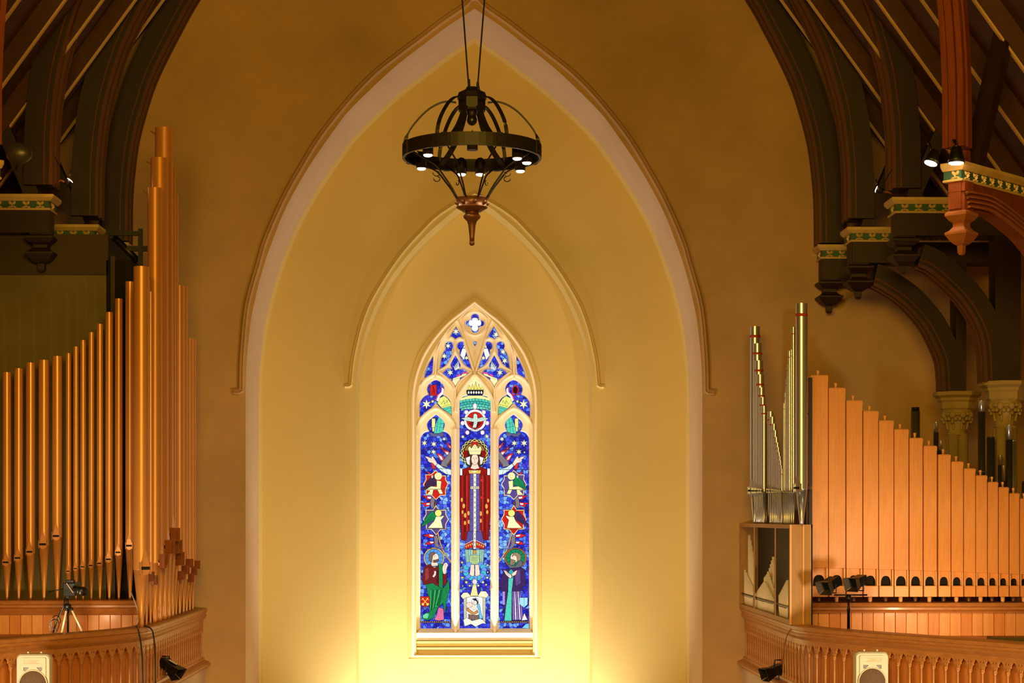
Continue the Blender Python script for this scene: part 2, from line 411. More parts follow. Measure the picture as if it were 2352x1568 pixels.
G5 = [(1031.7, 784), (1025, 787), (1022.5, 794), (1024, 801), (1018.7, 808.8), (1014.3, 821.8), (1011, 844.5), (1022, 839), (1031.7, 828), (1036.7, 815), (1037, 803), (1040, 796), (1038, 787)]
G6 = [(1060, 784), (1053, 787), (1050.7, 793), (1052, 799), (1056.6, 802), (1055.5, 810), (1058.8, 822), (1069.6, 837), (1081.5, 844.5), (1077, 817.4), (1073, 802), (1068.5, 791.4), (1066, 786)]
G7 = [(1045.8, 816), (1038, 829), (1035.5, 838), (1039, 847), (1028.4, 846.7), (1016.5, 856.5), (1026, 865), (1037, 869.5), (1038, 878), (1045.8, 890), (1055.5, 877), (1058.8, 868.4), (1068, 865), (1076, 857.5), (1065.3, 847.8), (1053, 848), (1057, 840), (1055.5, 830.5)]
G8 = [(1047.3, 750), (1039, 764), (1033.8, 774), (1044.7, 781), (1061, 773.6), (1055, 763)]
def lobes(cx, cy, L):
    out = []
    for a0, (dx, dy, r) in zip((0, 90, 180, 270), L):
        for k in range(9):
            a = radians(a0-110+220*k/8); out.append((cx+dx+r*cos(a), cy+dy+r*sin(a)))
    return out
G9 = lobes(1091, 741.5, [(14.5, 0, 6.5), (0, 13, 8.6), (-14.5, 0, 6.5), (0, -13, 8.6)])
G10 = [(1088, 784), (1089, 790), (1091, 793), (1093, 790), (1094, 784)]
openings = [('light', G1), ('light', mir(G1)), ('light', G2)]
for g in (G3, G4, G5, G6, G7, G8): openings += [('t', g), ('t', mir(g))]
openings += [('t', G9), ('t', G10)]
h = smooth(half(win_px, DS), 5); h[-1] = (0, h[-1][1])
ztb = at(1090, 1453, DS)[2]
base = [(x*1.002+.01, z) for x, z in h]
outl = [(-base[0][0], ztb)] + [(-x, z) for x, z in base] + [(x, z) for x, z in reversed(base[:-1])] + [(base[0][0], ztb)]
mb = MB().slab(outl, [W(rnd(g) if len(g) < 30 and g is not G10 else g) for _, g in openings], DS, DGL-.01, 0, 0, ex=.013)
obj('tracery', mb, M['stone'], win)
# raised ribs of the tracery and the mullions
def rib(pts, r, proud, name='tracery_rib', sm=True, n=4):
    q = smooth(W(pts), n) if sm else W(pts)
    prof = [(-r, DS+.02), (-r, DS), (-r*.4, DS-proud), (r*.4, DS-proud), (r, DS), (r, DS+.02)]
    return MB().sweep(q, prof, lambda u, t, w: (u, t, w))
ribs = [[(1046, 1000), (1046, 985), (1040, 968), (1025, 951), (1001, 937), (977, 951), (963, 968), (957.5, 985), (957.5, 1000)],
        [(1046, 920), (1043.5, 897), (1024, 872), (1001, 861), (981, 869), (966, 886), (959, 905)],
        [(1000, 868), (1000.5, 858), (1004, 815), (1014, 783), (1028, 758), (1048, 737), (1061, 764), (1072, 800), (1082, 832), (1089.5, 857), (1090.6, 867)],
        [(1006, 853), (1026, 841), (1038, 822), (1045.8, 808), (1054, 822), (1064, 839), (1085, 853)],
        [(1009, 855), (1030, 872), (1041, 884), (1046, 898), (1046, 912)], [(1084, 855), (1061, 872), (1051, 884), (1046, 898), (1046, 912)],
        [(1045.8, 808), (1045, 795), (1045, 783), (1036, 776), (1028, 781)], [(1045, 783), (1056, 777), (1066, 781)]]
for i_, r_ in enumerate(ribs):
    obj('tracery_rib', rib(r_, .030, .06+.003*i_), M['stone'], win); obj('tracery_rib', rib(mir(r_), .030, .0615+.003*i_), M['stone'], win)
obj('tracery_rib', rib([(1046, 945), (1049, 918), (1061, 894), (1077, 873), (1090.6, 861), (1104.2, 873), (1120.2, 894), (1132.2, 918), (1135.2, 945)], .030, .086), M['stone'], win)
cir = [(1090.6+27*cos(a), 743+27*sin(a)) for a in [2*pi*k/24 for k in range(24)]]
mb = MB().sweep(W(cir), [(-.025, DS+.02), (-.01, DS-.06), (.01, DS-.06), (.025, DS+.02)], lambda u, t, w: (u, t, w), closed=True)
obj('quatrefoil_ring', mb, M['stone'], win)
for px in (1046, 1136):
    x = at(px, 1200, DS)[0]; z1 = at(px, 985, DS)[2]; z0 = at(px, 1453, DS)[2]
    mb = MB().add([(x-.078, DS, z0), (x-.02, DS-.10, z0-.05), (x+.02, DS-.10, z0-.05), (x+.078, DS, z0), (x-.078, DS, z1), (x-.02, DS-.08, z1), (x+.02, DS-.08, z1), (x+.078, DS, z1)],
                  [(0, 1, 5, 4), (1, 2, 6, 5), (2, 3, 7, 6), (0, 3, 2, 1), (4, 5, 6, 7)])
    obj('mullion', mb, M['stone'], win)
# sloped sills under the lights, plinth and ledges
for a, b in ((966, 1036), (1056, 1126), (1146, 1216)):
    xa, xb = at(a, 1443, DS)[0], at(b, 1443, DS)[0]; z0 = at(a, 1453, DB)[2]; z1 = at(a, 1443, DS)[2]
    mb = MB().add([(xa-.06, DB+.03, z0), (xb+.06, DB+.03, z0), (xb, DS+.01, z1), (xa, DS+.01, z1), (xa-.06, DB+.03, z0-.05), (xb+.06, DB+.03, z0-.05), (xb, DS+.01, z0-.05), (xa, DS+.01, z0-.05)],
                  [(0, 1, 2, 3), (4, 5, 1, 0), (5, 6, 2, 1), (7, 4, 0, 3), (3, 2, 6, 7)])
    obj('light_sill', mb, M['stone'], win)
xl = at(956, 1480, DB)[0]; xr = -xl
def zz(y): return at(1090, y, DB)[2]
mb = MB().box(xl, xr, DB+.02, DG+.05, zz(1470), zz(1453)); obj('plinth', mb, M['stone'], win)
for y0, y1, d in ((1471, 1477, -.02), (1479, 1484, .06), (1486, 1491, .02)):
    mb = MB().box(xl+.005, xr-.005, DB+d, DG+.05, zz(y1), zz(y0), bev=.006); obj('sill_ledge', mb, M['chancel'], win)
mb = MB().box(xl, xr, DB+.12, DG+.05, zz(1503), zz(1453)); obj('sill_recess', mb, M['chancel'], win)
mb = MB().sweep([(xl-.07, zz(1510)), (xl-.07, zz(1460)), ], [(-.008, DB-.012), (.008, DB-.012), (.008, DB+.004), (-.008, DB+.004)], lambda u, t, w: (u, t, w))
mb.box(xl-.07, xr+.07, DB-.012, DB+.004, zz(1506.5), zz(1504.5)); obj('sill_frame', mb, M['chancel'], win)

# ---- glass: blue pieces between leads, then the figures
BL = [(38, 40, 190), (52, 60, 214), (66, 84, 226), (46, 50, 170), (84, 124, 236), (60, 70, 220), (70, 60, 210), (110, 160, 244), (34, 34, 150)]
LB = [(96, 150, 240), (120, 176, 246), (76, 120, 232), (140, 190, 248), (90, 110, 230), (60, 80, 214)]
LEAD = (.012, .011, .016, 1)
def pip(p, L):
    x, y = p; c = False; n = len(L)
    for i in range(n):
        x1, y1 = L[i]; x2, y2 = L[i-1]
        if (y1 > y) != (y2 > y) and x < (x2-x1)*(y-y1)/(y2-y1)+x1: c = not c
    return c
def clip(poly, a, b, c):      # keep a*x+b*y<=c
    out = []
    for i in range(len(poly)):
        p, q = poly[i-1], poly[i]; dp = a*p[0]+b*p[1]-c; dq = a*q[0]+b*q[1]-c
        if (dp <= 0) != (dq <= 0):
            t = dp/(dp-dq); out.append((p[0]+(q[0]-p[0])*t, p[1]+(q[1]-p[1])*t))
        if dq <= 0: out.append(q)
    return out
GS = 7.6
nx, ny = int(275/GS)+2, int(745/GS)+2
seed = {(i, j): (950+(i+.5+random.uniform(-.42, .42))*GS, 708+(j+.5+random.uniform(-.42, .42))*GS) for i in range(nx) for j in range(ny)}
cells = {k: MB() for k in range(len(openings))}
bb = [(min(p[0] for p in g)-4, max(p[0] for p in g)+4, min(p[1] for p in g)-4, max(p[1] for p in g)+4) for _, g in openings]
def gp(x, y, lv): q = at(x, y, DGL-.0005*lv); return q
for (i, j), (x, y) in seed.items():
    own = None
    for k, (_, g) in enumerate(openings):
        if pip((x, y), g): own = k; break
    if own is None:
        best = 9e9
        for k, (_, g) in enumerate(openings):
            b = bb[k]
            if b[0] < x < b[1] and b[2] < y < b[3]:
                d = min((x-p[0])**2+(y-p[1])**2 for p in g)
                if k < 3: d = min(d, (min(abs(x-g[0][0]), abs(x-g[-1][0])))**2+.01)
                if d < best: best = d; own = k
    if own is None: continue
    poly = [(x-GS, y-GS), (x+GS, y-GS), (x+GS, y+GS), (x-GS, y+GS)]
    for di in (-2, -1, 0, 1, 2):
        for dj in (-2, -1, 0, 1, 2):
            s2 = seed.get((i+di, j+dj))
            if (di or dj) and s2:
                a, b = s2[0]-x, s2[1]-y; l = sqrt(a*a+b*b)
                poly = clip(poly, a/l, b/l, (a*(x+s2[0])/2+b*(y+s2[1])/2)/l-.42)
            if len(poly) < 3: break
        if len(poly) < 3: break
    if len(poly) < 3: continue
    lightc = (own == 2 and 1040 < y < 1330) or (own < 2 and abs(x-1090.6) < 84 and y > 1100 and y < 1290)
    c = random.choice(LB if (lightc and random.random() < .7) else BL)
    cells[own].add([gp(px, py, 0) for px, py in poly], [tuple(range(len(poly)))], 0, rgb(*c))
GLS = []
for k, (kd, g) in enumerate(openings):
    b = bb[k]
    cells[k].add([at(px, py, DGL+.004) for px, py in ((b[0], b[2]), (b[1], b[2]), (b[1], b[3]), (b[0], b[3]))], [(0, 1, 2, 3)], 0, LEAD)
    o = obj('stained_glass', cells[k], M['glass'], win); o['kind'] = 'stuff'
    GLS.append(o)
z1 = lambda x, y: (920+x/4.612, 670+y/4.612)
z2 = lambda x, y: (940+x/6.03, 980+y/6.03)
z3 = lambda x, y: (940+x/5.227, 1220+y/5.227)
def stroke(mb, pts, wpx, lv, c, closed=True):
    n = len(pts)
    for i in range(n if closed else n-1):
        a, b = pts[i], pts[(i+1) % n]; dx, dy = b[0]-a[0], b[1]-a[1]; l = sqrt(dx*dx+dy*dy)
        if l < 1e-6: continue
        ux, uy = dx/l*wpx*.4, dy/l*wpx*.4; nx_, ny_ = -dy/l*wpx/2, dx/l*wpx/2
        q = [(a[0]-ux+nx_, a[1]-uy+ny_), (b[0]+ux+nx_, b[1]+uy+ny_), (b[0]+ux-nx_, b[1]+uy-ny_), (a[0]-ux-nx_, a[1]-uy-ny_)]
        mb.add([gp(x, y, lv) for x, y in q], [(0, 1, 2, 3)], 0, c)
def fill(mb, pts, lv, c, lead=.8):
    tri = tessellate_polygon([[Vector((x, y, 0)) for x, y in pts]])
    mb.add([gp(x, y, lv) for x, y in pts], tri, 0, rgb(*c))
    if lead: stroke(mb, pts, lead, lv+1, LEAD)
class Fig:                    # one figure of the glass: a child of its light
    lvl = {}
    def __init__(s, k, z, name, mirror=None):
        s.k = k; s.z = z; s.name = name; s.mb = MB(); s.mirror = mirror
        s.lv = Fig.lvl.get(k, 2)
    def T(s, pts):
        if s.mirror: pts = [(s.mirror-x, y) for x, y in pts]
        return [s.z(x, y) for x, y in pts]
    def p(s, c, *pts, lead=.8): fill(s.mb, s.T(pts), s.lv, c, lead); s.lv += 2; return s
    def c(s, c, x, y, r, ry=None, lead=.8, n=18): return s.p(c, *[(x+r*cos(2*pi*k/n), y+(ry or r)*sin(2*pi*k/n)) for k in range(n)], lead=lead)
    def r(s, c, x0, y0, x1, y1, lead=.8): return s.p(c, (x0, y0), (x1, y0), (x1, y1), (x0, y1), lead=lead)
    def star(s, x, y, r, c=(250, 244, 190), n=6, ri=.36, rot=0):
        pts = [(x+(r if k % 2 == 0 else r*ri)*cos(pi*k/n+rot-pi/2), y+(r if k % 2 == 0 else r*ri)*sin(pi*k/n+rot-pi/2)) for k in range(2*n)]
        return s.p(c, *pts, lead=.7)
    def line(s, c, w_, *pts): stroke(s.mb, s.T(pts), w_, s.lv, rgb(*c), False); s.lv += 1; return s
    def done(s):
        Fig.lvl[s.k] = s.lv
        return obj(s.name, s.mb, M['glass'], GLS[s.k])
L_, R_, C_ = 0, 1, 2
idx = {}
kk = 3
for nm in ('G3', 'G4', 'G5', 'G6', 'G7', 'G8'):
    idx[nm] = (kk, kk+1); kk += 2
idx['G9'] = kk
YE = (250, 240, 150); PY = (240, 230, 170); WH = (252, 250, 244); RD = (196, 38, 30); DR = (140, 24, 18); TE = (84, 200, 176); SK = (244, 214, 190)
GY = (126, 118, 124); GN = (30, 130, 70); PU = (86, 66, 130); OR = (246, 160, 70); GO = (236, 190, 90); BR = (120, 66, 26)
# tracery lights
for side, mi in ((0, None), (1, 1578)):
    f = lambda nm, part: Fig(idx[nm][side], z1, part, mi)
    f('G8', 'star').star(587 if side == 0 else 565, 420 if side == 0 else 452, 42).done()
    f('G5', 'star').star(503 if side == 0 else 492, 572 if side == 0 else 635, 38).done()
    f('G5', 'star').star(463 if side == 0 else 475, 680 if side == 0 else 730, 40).done()
    f('G6', 'wing').p(WH, (655, 600), (702, 602), (690, 660), (672, 722), (632, 672), lead=.6).line((90, 90, 90), .4, (680, 610), (655, 700)).line((90, 90, 90), .4, (664, 608), (642, 680)).p(PY, (660, 600), (680, 545), (690, 590), lead=.6).done()
    f('G6', 'star').star(700, 700, 32).done()
    q = f('G7', 'wing')
    for k in range(4): q.p(WH, (560+k*14, 780-k*14), (570+k*14, 786-k*14), (590+k*12, 826-k*6), (578+k*12, 834-k*6), lead=.5)
    q.done()
    f('G7', 'star').star(525, 855, 42).done()
    f('G7', 'ribbon').p((236, 80, 150), (592, 890), (622, 868), (640, 880), (664, 846), (684, 852), (700, 846), (716, 866), (640, 905), (600, 905), lead=.4).p(PY, (600, 900), (640, 885), (660, 868), (706, 862), (690, 885), (630, 910), (628, 950), (580, 1014), (545, 960), (555, 915), lead=.7).line((30, 30, 30), .5, (560, 925), (625, 915)).done()
    f('G3', 'masonry').p((226, 226, 120), (400, 1130), (460, 1100), (500, 1130), (545, 1200), (545, 1310), (450, 1245), (390, 1180)).p(TE, (440, 1235), (530, 1210), (540, 1250), (540, 1300)).line((20, 20, 20), .7, (430, 1190), (460, 1150), (466, 1190), (492, 1150), (500, 1180)).line((20, 20, 20), .7, (445, 1215), (535, 1190)).line((20, 20, 20), .7, (470, 1245), (540, 1225)).line((20, 20, 20), .5, (500, 1265), (540, 1255)).done()
    f('G3', 'ribbon').p((230, 60, 130), (430, 1000), (455, 1020), (450, 1075), (410, 1110), (395, 1160), (365, 1150), (385, 1090), (425, 1060), lead=.5).p(WH, (438, 1010), (460, 1030), (455, 1080), (418, 1112), (400, 1165), (378, 1150), (398, 1095), (434, 1060), lead=.6).done()
    f('G3', 'star').star(275, 1190, 58).done()
    f('G3', 'star').star(340, 1160, 26).done()
q = Fig(idx['G3'][0], z1, 'letter_alpha')
q.r(RD, 312, 985, 382, 1100, lead=.6).line((70, 10, 10), 1.1, (330, 1088), (346, 1000), (362, 1088)).line((70, 10, 10), .9, (334, 1055), (360, 1055)).line((240, 70, 50), .6, (324, 1092), (342, 996)).done()
q = Fig(idx['G3'][1], z1, 'letter_omega')
q.c((60, 16, 14), 1216, 1040, 26, 40, lead=0).line(RD, 2.4, (1178, 1090), (1200, 1090), (1190, 1060), (1184, 1030), (1196, 1000), (1216, 990), (1238, 1000), (1250, 1030), (1242, 1062), (1232, 1090), (1256, 1090)).done()
Fig(idx['G9'], z1, 'cloud').c((230, 240, 255), 788, 292, 34, 18, lead=.5).r(WH, 755, 290, 820, 390, lead=.5).c(WH, 745, 330, 24, 32, lead=.5).c(WH, 832, 330, 24, 32, lead=.5).c(WH, 788, 385, 36, 34, lead=.5).r(WH, 762, 300, 815, 385, lead=0).done()
# centre light
q = Fig(C_, z1, 'crown')
q.p(PY, (696, 1060), (700, 990), (740, 955), (790, 930), (840, 955), (880, 990), (886, 1060))
for k in range(5): q.p((236, 216, 90), (712+k*34, 1035), (728+k*34, 975 if k != 2 else 950), (746+k*34, 1035), lead=.6)
q.r((20, 20, 24), 700, 1040, 882, 1092)
for k in range(6): q.c(WH, 722+k*27, 1066, 9, 14, lead=0)
q.done()
q = Fig(C_, z1, 'masonry')
q.p(YE, (622, 1180), (640, 1125), (720, 1098), (860, 1098), (942, 1125), (958, 1180), (900, 1140), (790, 1128), (680, 1140))
for b_, cc in enumerate((TE, (60, 180, 160), TE, (110, 210, 190))):
    y0 = 1130+b_*28
    for k in range(10):
        xa = 628+k*33+(b_ % 2)*12; ca = ((xa-790)/170)**2*28; cb = ((xa+33-790)/170)**2*28
        q.p(cc, (xa, y0+ca), (xa+31, y0+cb), (xa+31, y0+cb+25), (xa, y0+ca+25), lead=.45)
q.done()
q = Fig(C_, z1, 'dove_roundel')
q.c(WH, 790, 1362, 118).c(RD, 790, 1362, 92).p((120, 20, 20), (720, 1390), (790, 1460), (860, 1390), (830, 1380), (750, 1380), lead=.4)
q.p((196, 222, 204), (772, 1300), (790, 1285), (812, 1300), (818, 1340), (870, 1325), (936, 1342), (880, 1368), (816, 1378), (802, 1440), (760, 1440), (776, 1378), (700, 1366), (636, 1340), (710, 1325), (768, 1340), lead=.9)
q.line((60, 80, 70), .4, (700, 1345), (770, 1352)).line((60, 80, 70), .4, (880, 1345), (812, 1352)).done()
for x, y in ((697, 1275), (882, 1275), (657, 1390), (918, 1390), (708, 1490), (868, 1490), (788, 1212)):
    Fig(C_, z1, 'flame').c((250, 214, 220), x, y, 22, 24 if y > 1215 else 34, lead=.6).c(WH, x, y, 11, lead=0, n=8).done()
Fig(C_, z1, 'star').star(660, 1535, 28).done(); Fig(C_, z1, 'star').star(915, 1530, 32).done()
q = Fig(C_, z2, 'halo')
q.c((50, 46, 40), 905, 365, 196, 200).c((150, 110, 40), 905, 365, 150, 150, lead=.8).r(DR, 748, 330, 850, 420).r(DR, 965, 330, 1065, 420).r(RD, 868, 195, 945, 290).c((60, 40, 14), 905, 380, 100, 110, lead=.6)
for ph in (0, pi):
    pts = [(905+(176+16*sin(9*a+ph))*cos(a), 365+(178+16*sin(9*a+ph))*sin(a)) for a in [radians(130+280*k/60) for k in range(61)]]
    q.line((236, 224, 140), 1.15, *pts)
q.done()
q = Fig(C_, z2, 'king_figure')
q.p(DR, (700, 700), (735, 590), (850, 545), (905, 590), (970, 545), (1080, 590), (1122, 700), (1122, 1180), (1100, 1568), (720, 1568), (700, 1180))
for k, cc in enumerate(((168, 34, 24), (120, 20, 16), (190, 44, 30), (150, 30, 20))):
    x = 725+k*30; q.p(cc, (x, 690), (x+26, 650), (x+26, 1500), (x+6, 1500), lead=.5)
    x = 1092-k*30; q.p(cc, (x, 690), (x-26, 650), (x-26, 1500), (x-6, 1500), lead=.5)
for yy in (720, 960): q.r((226, 40, 60), 984, yy, 1015, yy+38, lead=.5)
for x, y, r_ in ((728, 1010, 26), (755, 1095, 30), (738, 1180, 24), (775, 1225, 30), (820, 1195, 28), (772, 1330, 26), (825, 1315, 26), (1092, 1020, 24), (1070, 1100, 30), (1080, 1180, 26), (990, 1200, 30), (990, 1300, 26), (985, 1460, 22)):
    q.c(OR, x, y, r_*.7, r_*1.25, lead=.7, n=9)
q.r(WH, 702, 575, 736, 672).r(WH, 1080, 575, 1119, 668)
q.p((96, 86, 156), (842, 640), (974, 640), (978, 1568), (836, 1568))
for k in range(12): q.line((30, 26, 60), .5, (842, 720+k*72), (974, 720+k*72))
q.r((236, 232, 214), 888, 640, 928, 1568)
for k in range(13): q.line((14, 14, 14), .7, (896, 680+k*70), (920, 712+k*70)).line((14, 14, 14), .7, (920, 680+k*70), (896, 712+k*70))
q.r((216, 210, 190), 846, 822, 970, 862)
for k in range(4): q.c((120, 116, 100), 866+k*28, 842, 9, lead=0, n=7)
q.p(GO, (818, 598), (996, 598), (984, 648), (832, 648)).p(YE, (840, 606), (905, 640), (972, 606), lead=.5)
q.done()
q = Fig(C_, z2, 'king_head')
q.p(WH, (780, 430), (846, 405), (852, 540), (800, 510), lead=.6).p(WH, (1032, 430), (966, 405), (960, 540), (1010, 510), lead=.6)
for k in range(5): q.line((90, 80, 30), .4, (785+k*3, 440+k*16), (845, 470+k*5)).line((90, 80, 30), .4, (1027-k*3, 440+k*16), (966, 470+k*5))
q.p((96, 50, 20), (846, 380), (968, 380), (982, 520), (960, 560), (852, 560), (838, 520))
q.p(SK, (880, 500), (940, 500), (972, 572), (905, 590), (846, 572), lead=.6)
q.c(SK, 908, 448, 50, 78, lead=.8)
q.line((80, 50, 40), .5, (872, 428), (898, 422)).line((80, 50, 40), .5, (920, 422), (946, 428)).line((40, 30, 30), .7, (876, 438), (894, 438)).line((40, 30, 30), .7, (924, 438), (942, 438))
q.line((150, 110, 90), .45, (908, 435), (904, 470), (914, 472)).line((170, 70, 60), .6, (894, 490), (924, 490))
q.p(PY, (812, 300), (834, 262), (862, 296), (880, 262), (908, 236), (936, 262), (954, 296), (984, 262), (1004, 300), (984, 384), (838, 384))
q.line((110, 90, 30), .6, (828, 334), (992, 334))
for k in range(5): q.c((240, 190, 60), 848+k*30, 358, 6, lead=0, n=6)
q.c((250, 240, 170), 908, 285, 14, 18, lead=.5)
q.done()
q = Fig(C_, z3, 'king_hem')
q.p((86, 76, 146), (690, 0), (880, 0), (900, 150), (785, 120), (668, 160)).p(DR, (655, 0), (700, 0), (690, 90), (660, 120)).p(DR, (870, 0), (915, 0), (918, 90), (885, 90))
q.p(RD, (664, 165), (765, 112), (765, 196), (670, 212)).p(RD, (908, 165), (803, 112), (803, 196), (902, 212))
for k in range(4): q.c(GO, 684+k*24, 180-k*10, 8, 16, lead=.4, n=8).c(GO, 888-k*24, 180-k*10, 8, 16, lead=.4, n=8)
q.line(WH, .8, (664, 160), (765, 108)).line(WH, .8, (908, 160), (803, 108))
q.r((232, 230, 212), 768, 0, 802, 212)
for k in range(4): q.line((14, 14, 14), .7, (775, 20+k*50), (795, 46+k*50)).line((14, 14, 14), .7, (795, 20+k*50), (775, 46+k*50))
q.p((150, 196, 178), (670, 218), (902, 218), (890, 400), (682, 400))
for x in (690, 712, 735, 845, 868, 888): q.line((60, 90, 80), .8, (x, 220), (x, 396))
q.r((200, 150, 80), 765, 222, 805, 272).r((196, 218, 150), 728, 286, 842, 392)
for k in range(6): q.line((40, 90, 60), .5, (738+k*16, 296), (752+k*14, 384)).line((40, 90, 60), .5, (832-k*16, 296), (818-k*14, 384))
q.done()
q = Fig(C_, z3, 'cloud_wreath')
for k in range(13):
    a = radians(-50+280*k/12); q.c((70, 186, 206) if k % 2 else (110, 150, 240), 786+112*cos(a), 470+92*sin(a), 34, 34, lead=.7, n=9)
q.p(SK, (738, 398), (782, 398), (782, 530), (760, 540), (724, 520), (732, 450)).p(SK, (790, 398), (836, 398), (842, 450), (852, 520), (812, 540), (790, 530)).done()
for x, y, r_ in ((635, 555, 26), (685, 610, 30), (726, 652, 24), (642, 655, 18), (936, 555, 26), (885, 610, 28), (830, 650, 24), (922, 640, 22), (940, 405, 22), (634, 372, 26), (942, 490, 20), (624, 488, 18), (630, 430, 16)):
    Fig(C_, z3, 'star').star(x, y, r_, (246, 226, 130) if x < 730 else (248, 244, 200)).done()
q = Fig(C_, z3, 'nativity')
q.r(WH, 676, 780, 896, 1040).p((196, 190, 170), (652, 800), (690, 790), (690, 1080), (655, 1090)).p((196, 190, 170), (882, 790), (918, 800), (914, 1090), (884, 1080))
q.p((244, 234, 190), (616, 775), (650, 735), (700, 732), (735, 768), (825, 768), (860, 716), (920, 718), (954, 764), (925, 800), (880, 790), (785, 775), (690, 792), (645, 812))
q.p((240, 224, 150), (768, 620), (798, 620), (828, 775), (732, 775)).c(WH, 790, 838, 40, 44).p((34, 36, 60), (755, 812), (800, 800), (832, 850), (822, 880), (796, 840), lead=.3).c(SK, 792, 855, 22, 26, lead=.5)
q.p((110, 190, 230), (822, 860), (846, 880), (860, 960), (882, 1046), (840, 1050), (834, 950), (812, 900)).c(SK, 722, 884, 38, 36, lead=.7).p((240, 220, 196), (740, 900), (790, 890), (810, 930), (770, 950), lead=.5)
q.p((196, 140, 76), (684, 922), (706, 920), (776, 972), (818, 940), (828, 972), (770, 1010), (690, 950)).p((130, 100, 96), (708, 990), (770, 1010), (836, 1000), (838, 1062), (712, 1062))
for x in (730, 750, 790, 815): q.line((50, 40, 40), .6, (x, 1006), (x, 1060))
q.p((240, 244, 214), (650, 1060), (690, 1034), (756, 1072), (850, 1048), (884, 1060), (926, 1108), (880, 1104), (796, 1144), (742, 1112), (664, 1140)).done()
Fig(C_, z3, 'star').star(786, 604, 48, WH, 9, .45).c((250, 200, 214), 786, 604, 14, lead=0).done()
# side lights: common parts, mirrored
for side, mi2, mi3, mi1 in ((0, None, None, None), (1, 1818, 1572, 1578)):
    a = lambda part: Fig(side, z2, part, mi2); b = lambda part: Fig(side, z3, part, mi3); t = lambda part: Fig(side, z1, part, mi1)
    t('masonry').r((236, 228, 130), 330, 1340, 368, 1440).r((236, 228, 130), 336, 1440, 366, 1480).p(TE, (400, 1330), (432, 1330), (462, 1375), (446, 1500), (352, 1500), (362, 1430)).line((14, 40, 30), .6, (380, 1380), (455, 1400)).line((14, 40, 30), .6, (366, 1420), (452, 1440)).line((14, 40, 30), .6, (400, 1340), (380, 1495)).line((14, 40, 30), .6, (430, 1340), (412, 1495)).done()
    t('cloud').p((96, 92, 130), (300, 1500), (320, 1484), (350, 1500), (400, 1504), (440, 1484), (466, 1510), (440, 1536), (400, 1520), (370, 1536), (330, 1530)).done()
    for x, y, r_ in (((210, 225, 50), (340, 238, 52), (482, 168, 36), (335, 345, 44)) if side == 0 else ((228, 225, 58), (364, 226, 52), (534, 168, 44), (300, 345, 50), (222, 352, 24))):
        a('star').star(x, y, r_).done()
    q = a('flames')
    for P in (((508, 200), (578, 262), (578, 310), (536, 280)), ((430, 262), (470, 290), (490, 330), (450, 316)), ((455, 316), (545, 330), (576, 390), (520, 400)), ((370, 355), (440, 380), (486, 420), (486, 480), (430, 470)), ((294, 470), (340, 505), (372, 575), (320, 590)), ((236, 610), (300, 640), (300, 660), (262, 650))):
        q.p((206, 50, 60), *P)
    for P in (((540, 240), (572, 280), (568, 300)), ((490, 340), (540, 350), (556, 380), (520, 386)), ((400, 385), (450, 410), (470, 460), (436, 452))): q.p((250, 226, 226), *P, lead=.4)
    q.done()
    a('cloud').p(GY, (430, 540), (455, 470), (490, 440), (520, 400), (560, 350), (580, 340), (580, 470), (540, 500), (520, 560)).p(BR, (520, 530), (578, 450), (578, 480), (530, 548)).done()
    a('open_hand').p(SK, (214, 404), (262, 412), (306, 436), (312, 404), (330, 412), (352, 446), (392, 512), (360, 542), (322, 500), (282, 492), (252, 466), (262, 456), (240, 436)).line((160, 110, 90), .4, (240, 412), (300, 448)).line((160, 110, 90), .4, (262, 456), (310, 468)).done()
    a('sleeve').p((214, 232, 226), (366, 540), (398, 508), (470, 560), (580, 592), (580, 668), (510, 655), (440, 612)).line((60, 80, 90), .6, (430, 560), (480, 640)).line((60, 80, 90), .6, (510, 580), (530, 655)).done()
    q = a('medallion')
    fr = [(228, 664), (300, 664), (370, 604), (440, 678), (502, 678), (502, 730), (538, 790), (502, 860), (502, 946), (432, 946), (370, 1006), (308, 942), (234, 942), (234, 870), (196, 800), (234, 730)]
    q.p(RD if side == 0 else (90, 70, 140), *fr).line((248, 214, 130), 1.5, *(fr+fr[:1])).done()
    q = a('winged_lion')
    q.p((66, 44, 76) if side == 0 else (30, 130, 76), (316, 676), (350, 690), (392, 800), (300, 832), (186, 870), (238, 760)).p((240, 236, 170), (380, 740), (446, 752), (436, 850), (470, 926), (420, 930), (390, 870), (332, 874), (322, 944), (240, 936), (286, 884), (220, 874), (300, 820), (380, 830)).c((244, 240, 170), 402, 682, 54).line((60, 60, 30), .5, (380, 670), (392, 676)).line((60, 60, 30), .5, (412, 680), (430, 676)).line((60, 60, 30), .5, (390, 706), (416, 702)).c((200, 196, 190), 318, 690, 14, 24, lead=.5)
    for k in range(4): q.line((20, 20, 20), .5, (330+k*14, 720+k*24), (210+k*24, 850-k*4))
    q.done()
    a('flames').p((206, 40, 50), (170, 945), (240, 955), (316, 960), (314, 1004), (250, 1010), (226, 985)).p(WH, (250, 965), (308, 970), (300, 998), (256, 990), lead=.4).p((206, 40, 50), (160, 1046), (230, 1050), (292, 1036), (296, 1084), (220, 1112), (200, 1080)).p(WH, (236, 1058), (286, 1056), (280, 1080), (240, 1080), lead=.4).done()
    a('cloud').p(GY, (300, 985), (330, 975), (356, 1010), (344, 1060), (352, 1110), (310, 1130), (290, 1080)).p(BR, (352, 1020), (380, 1040), (376, 1100), (356, 1110)).done()
    q = a('medallion')
    fr = [(230, 1154), (330, 1154), (370, 1090), (410, 1154), (504, 1154), (504, 1210), (540, 1280), (504, 1350), (504, 1412), (430, 1420), (372, 1494), (310, 1420), (238, 1412), (238, 1350), (196, 1280), (234, 1210)]
    q.p((84, 70, 128) if side == 0 else RD, *fr).line((248, 214, 130), 1.5, *(fr+fr[:1])).done()
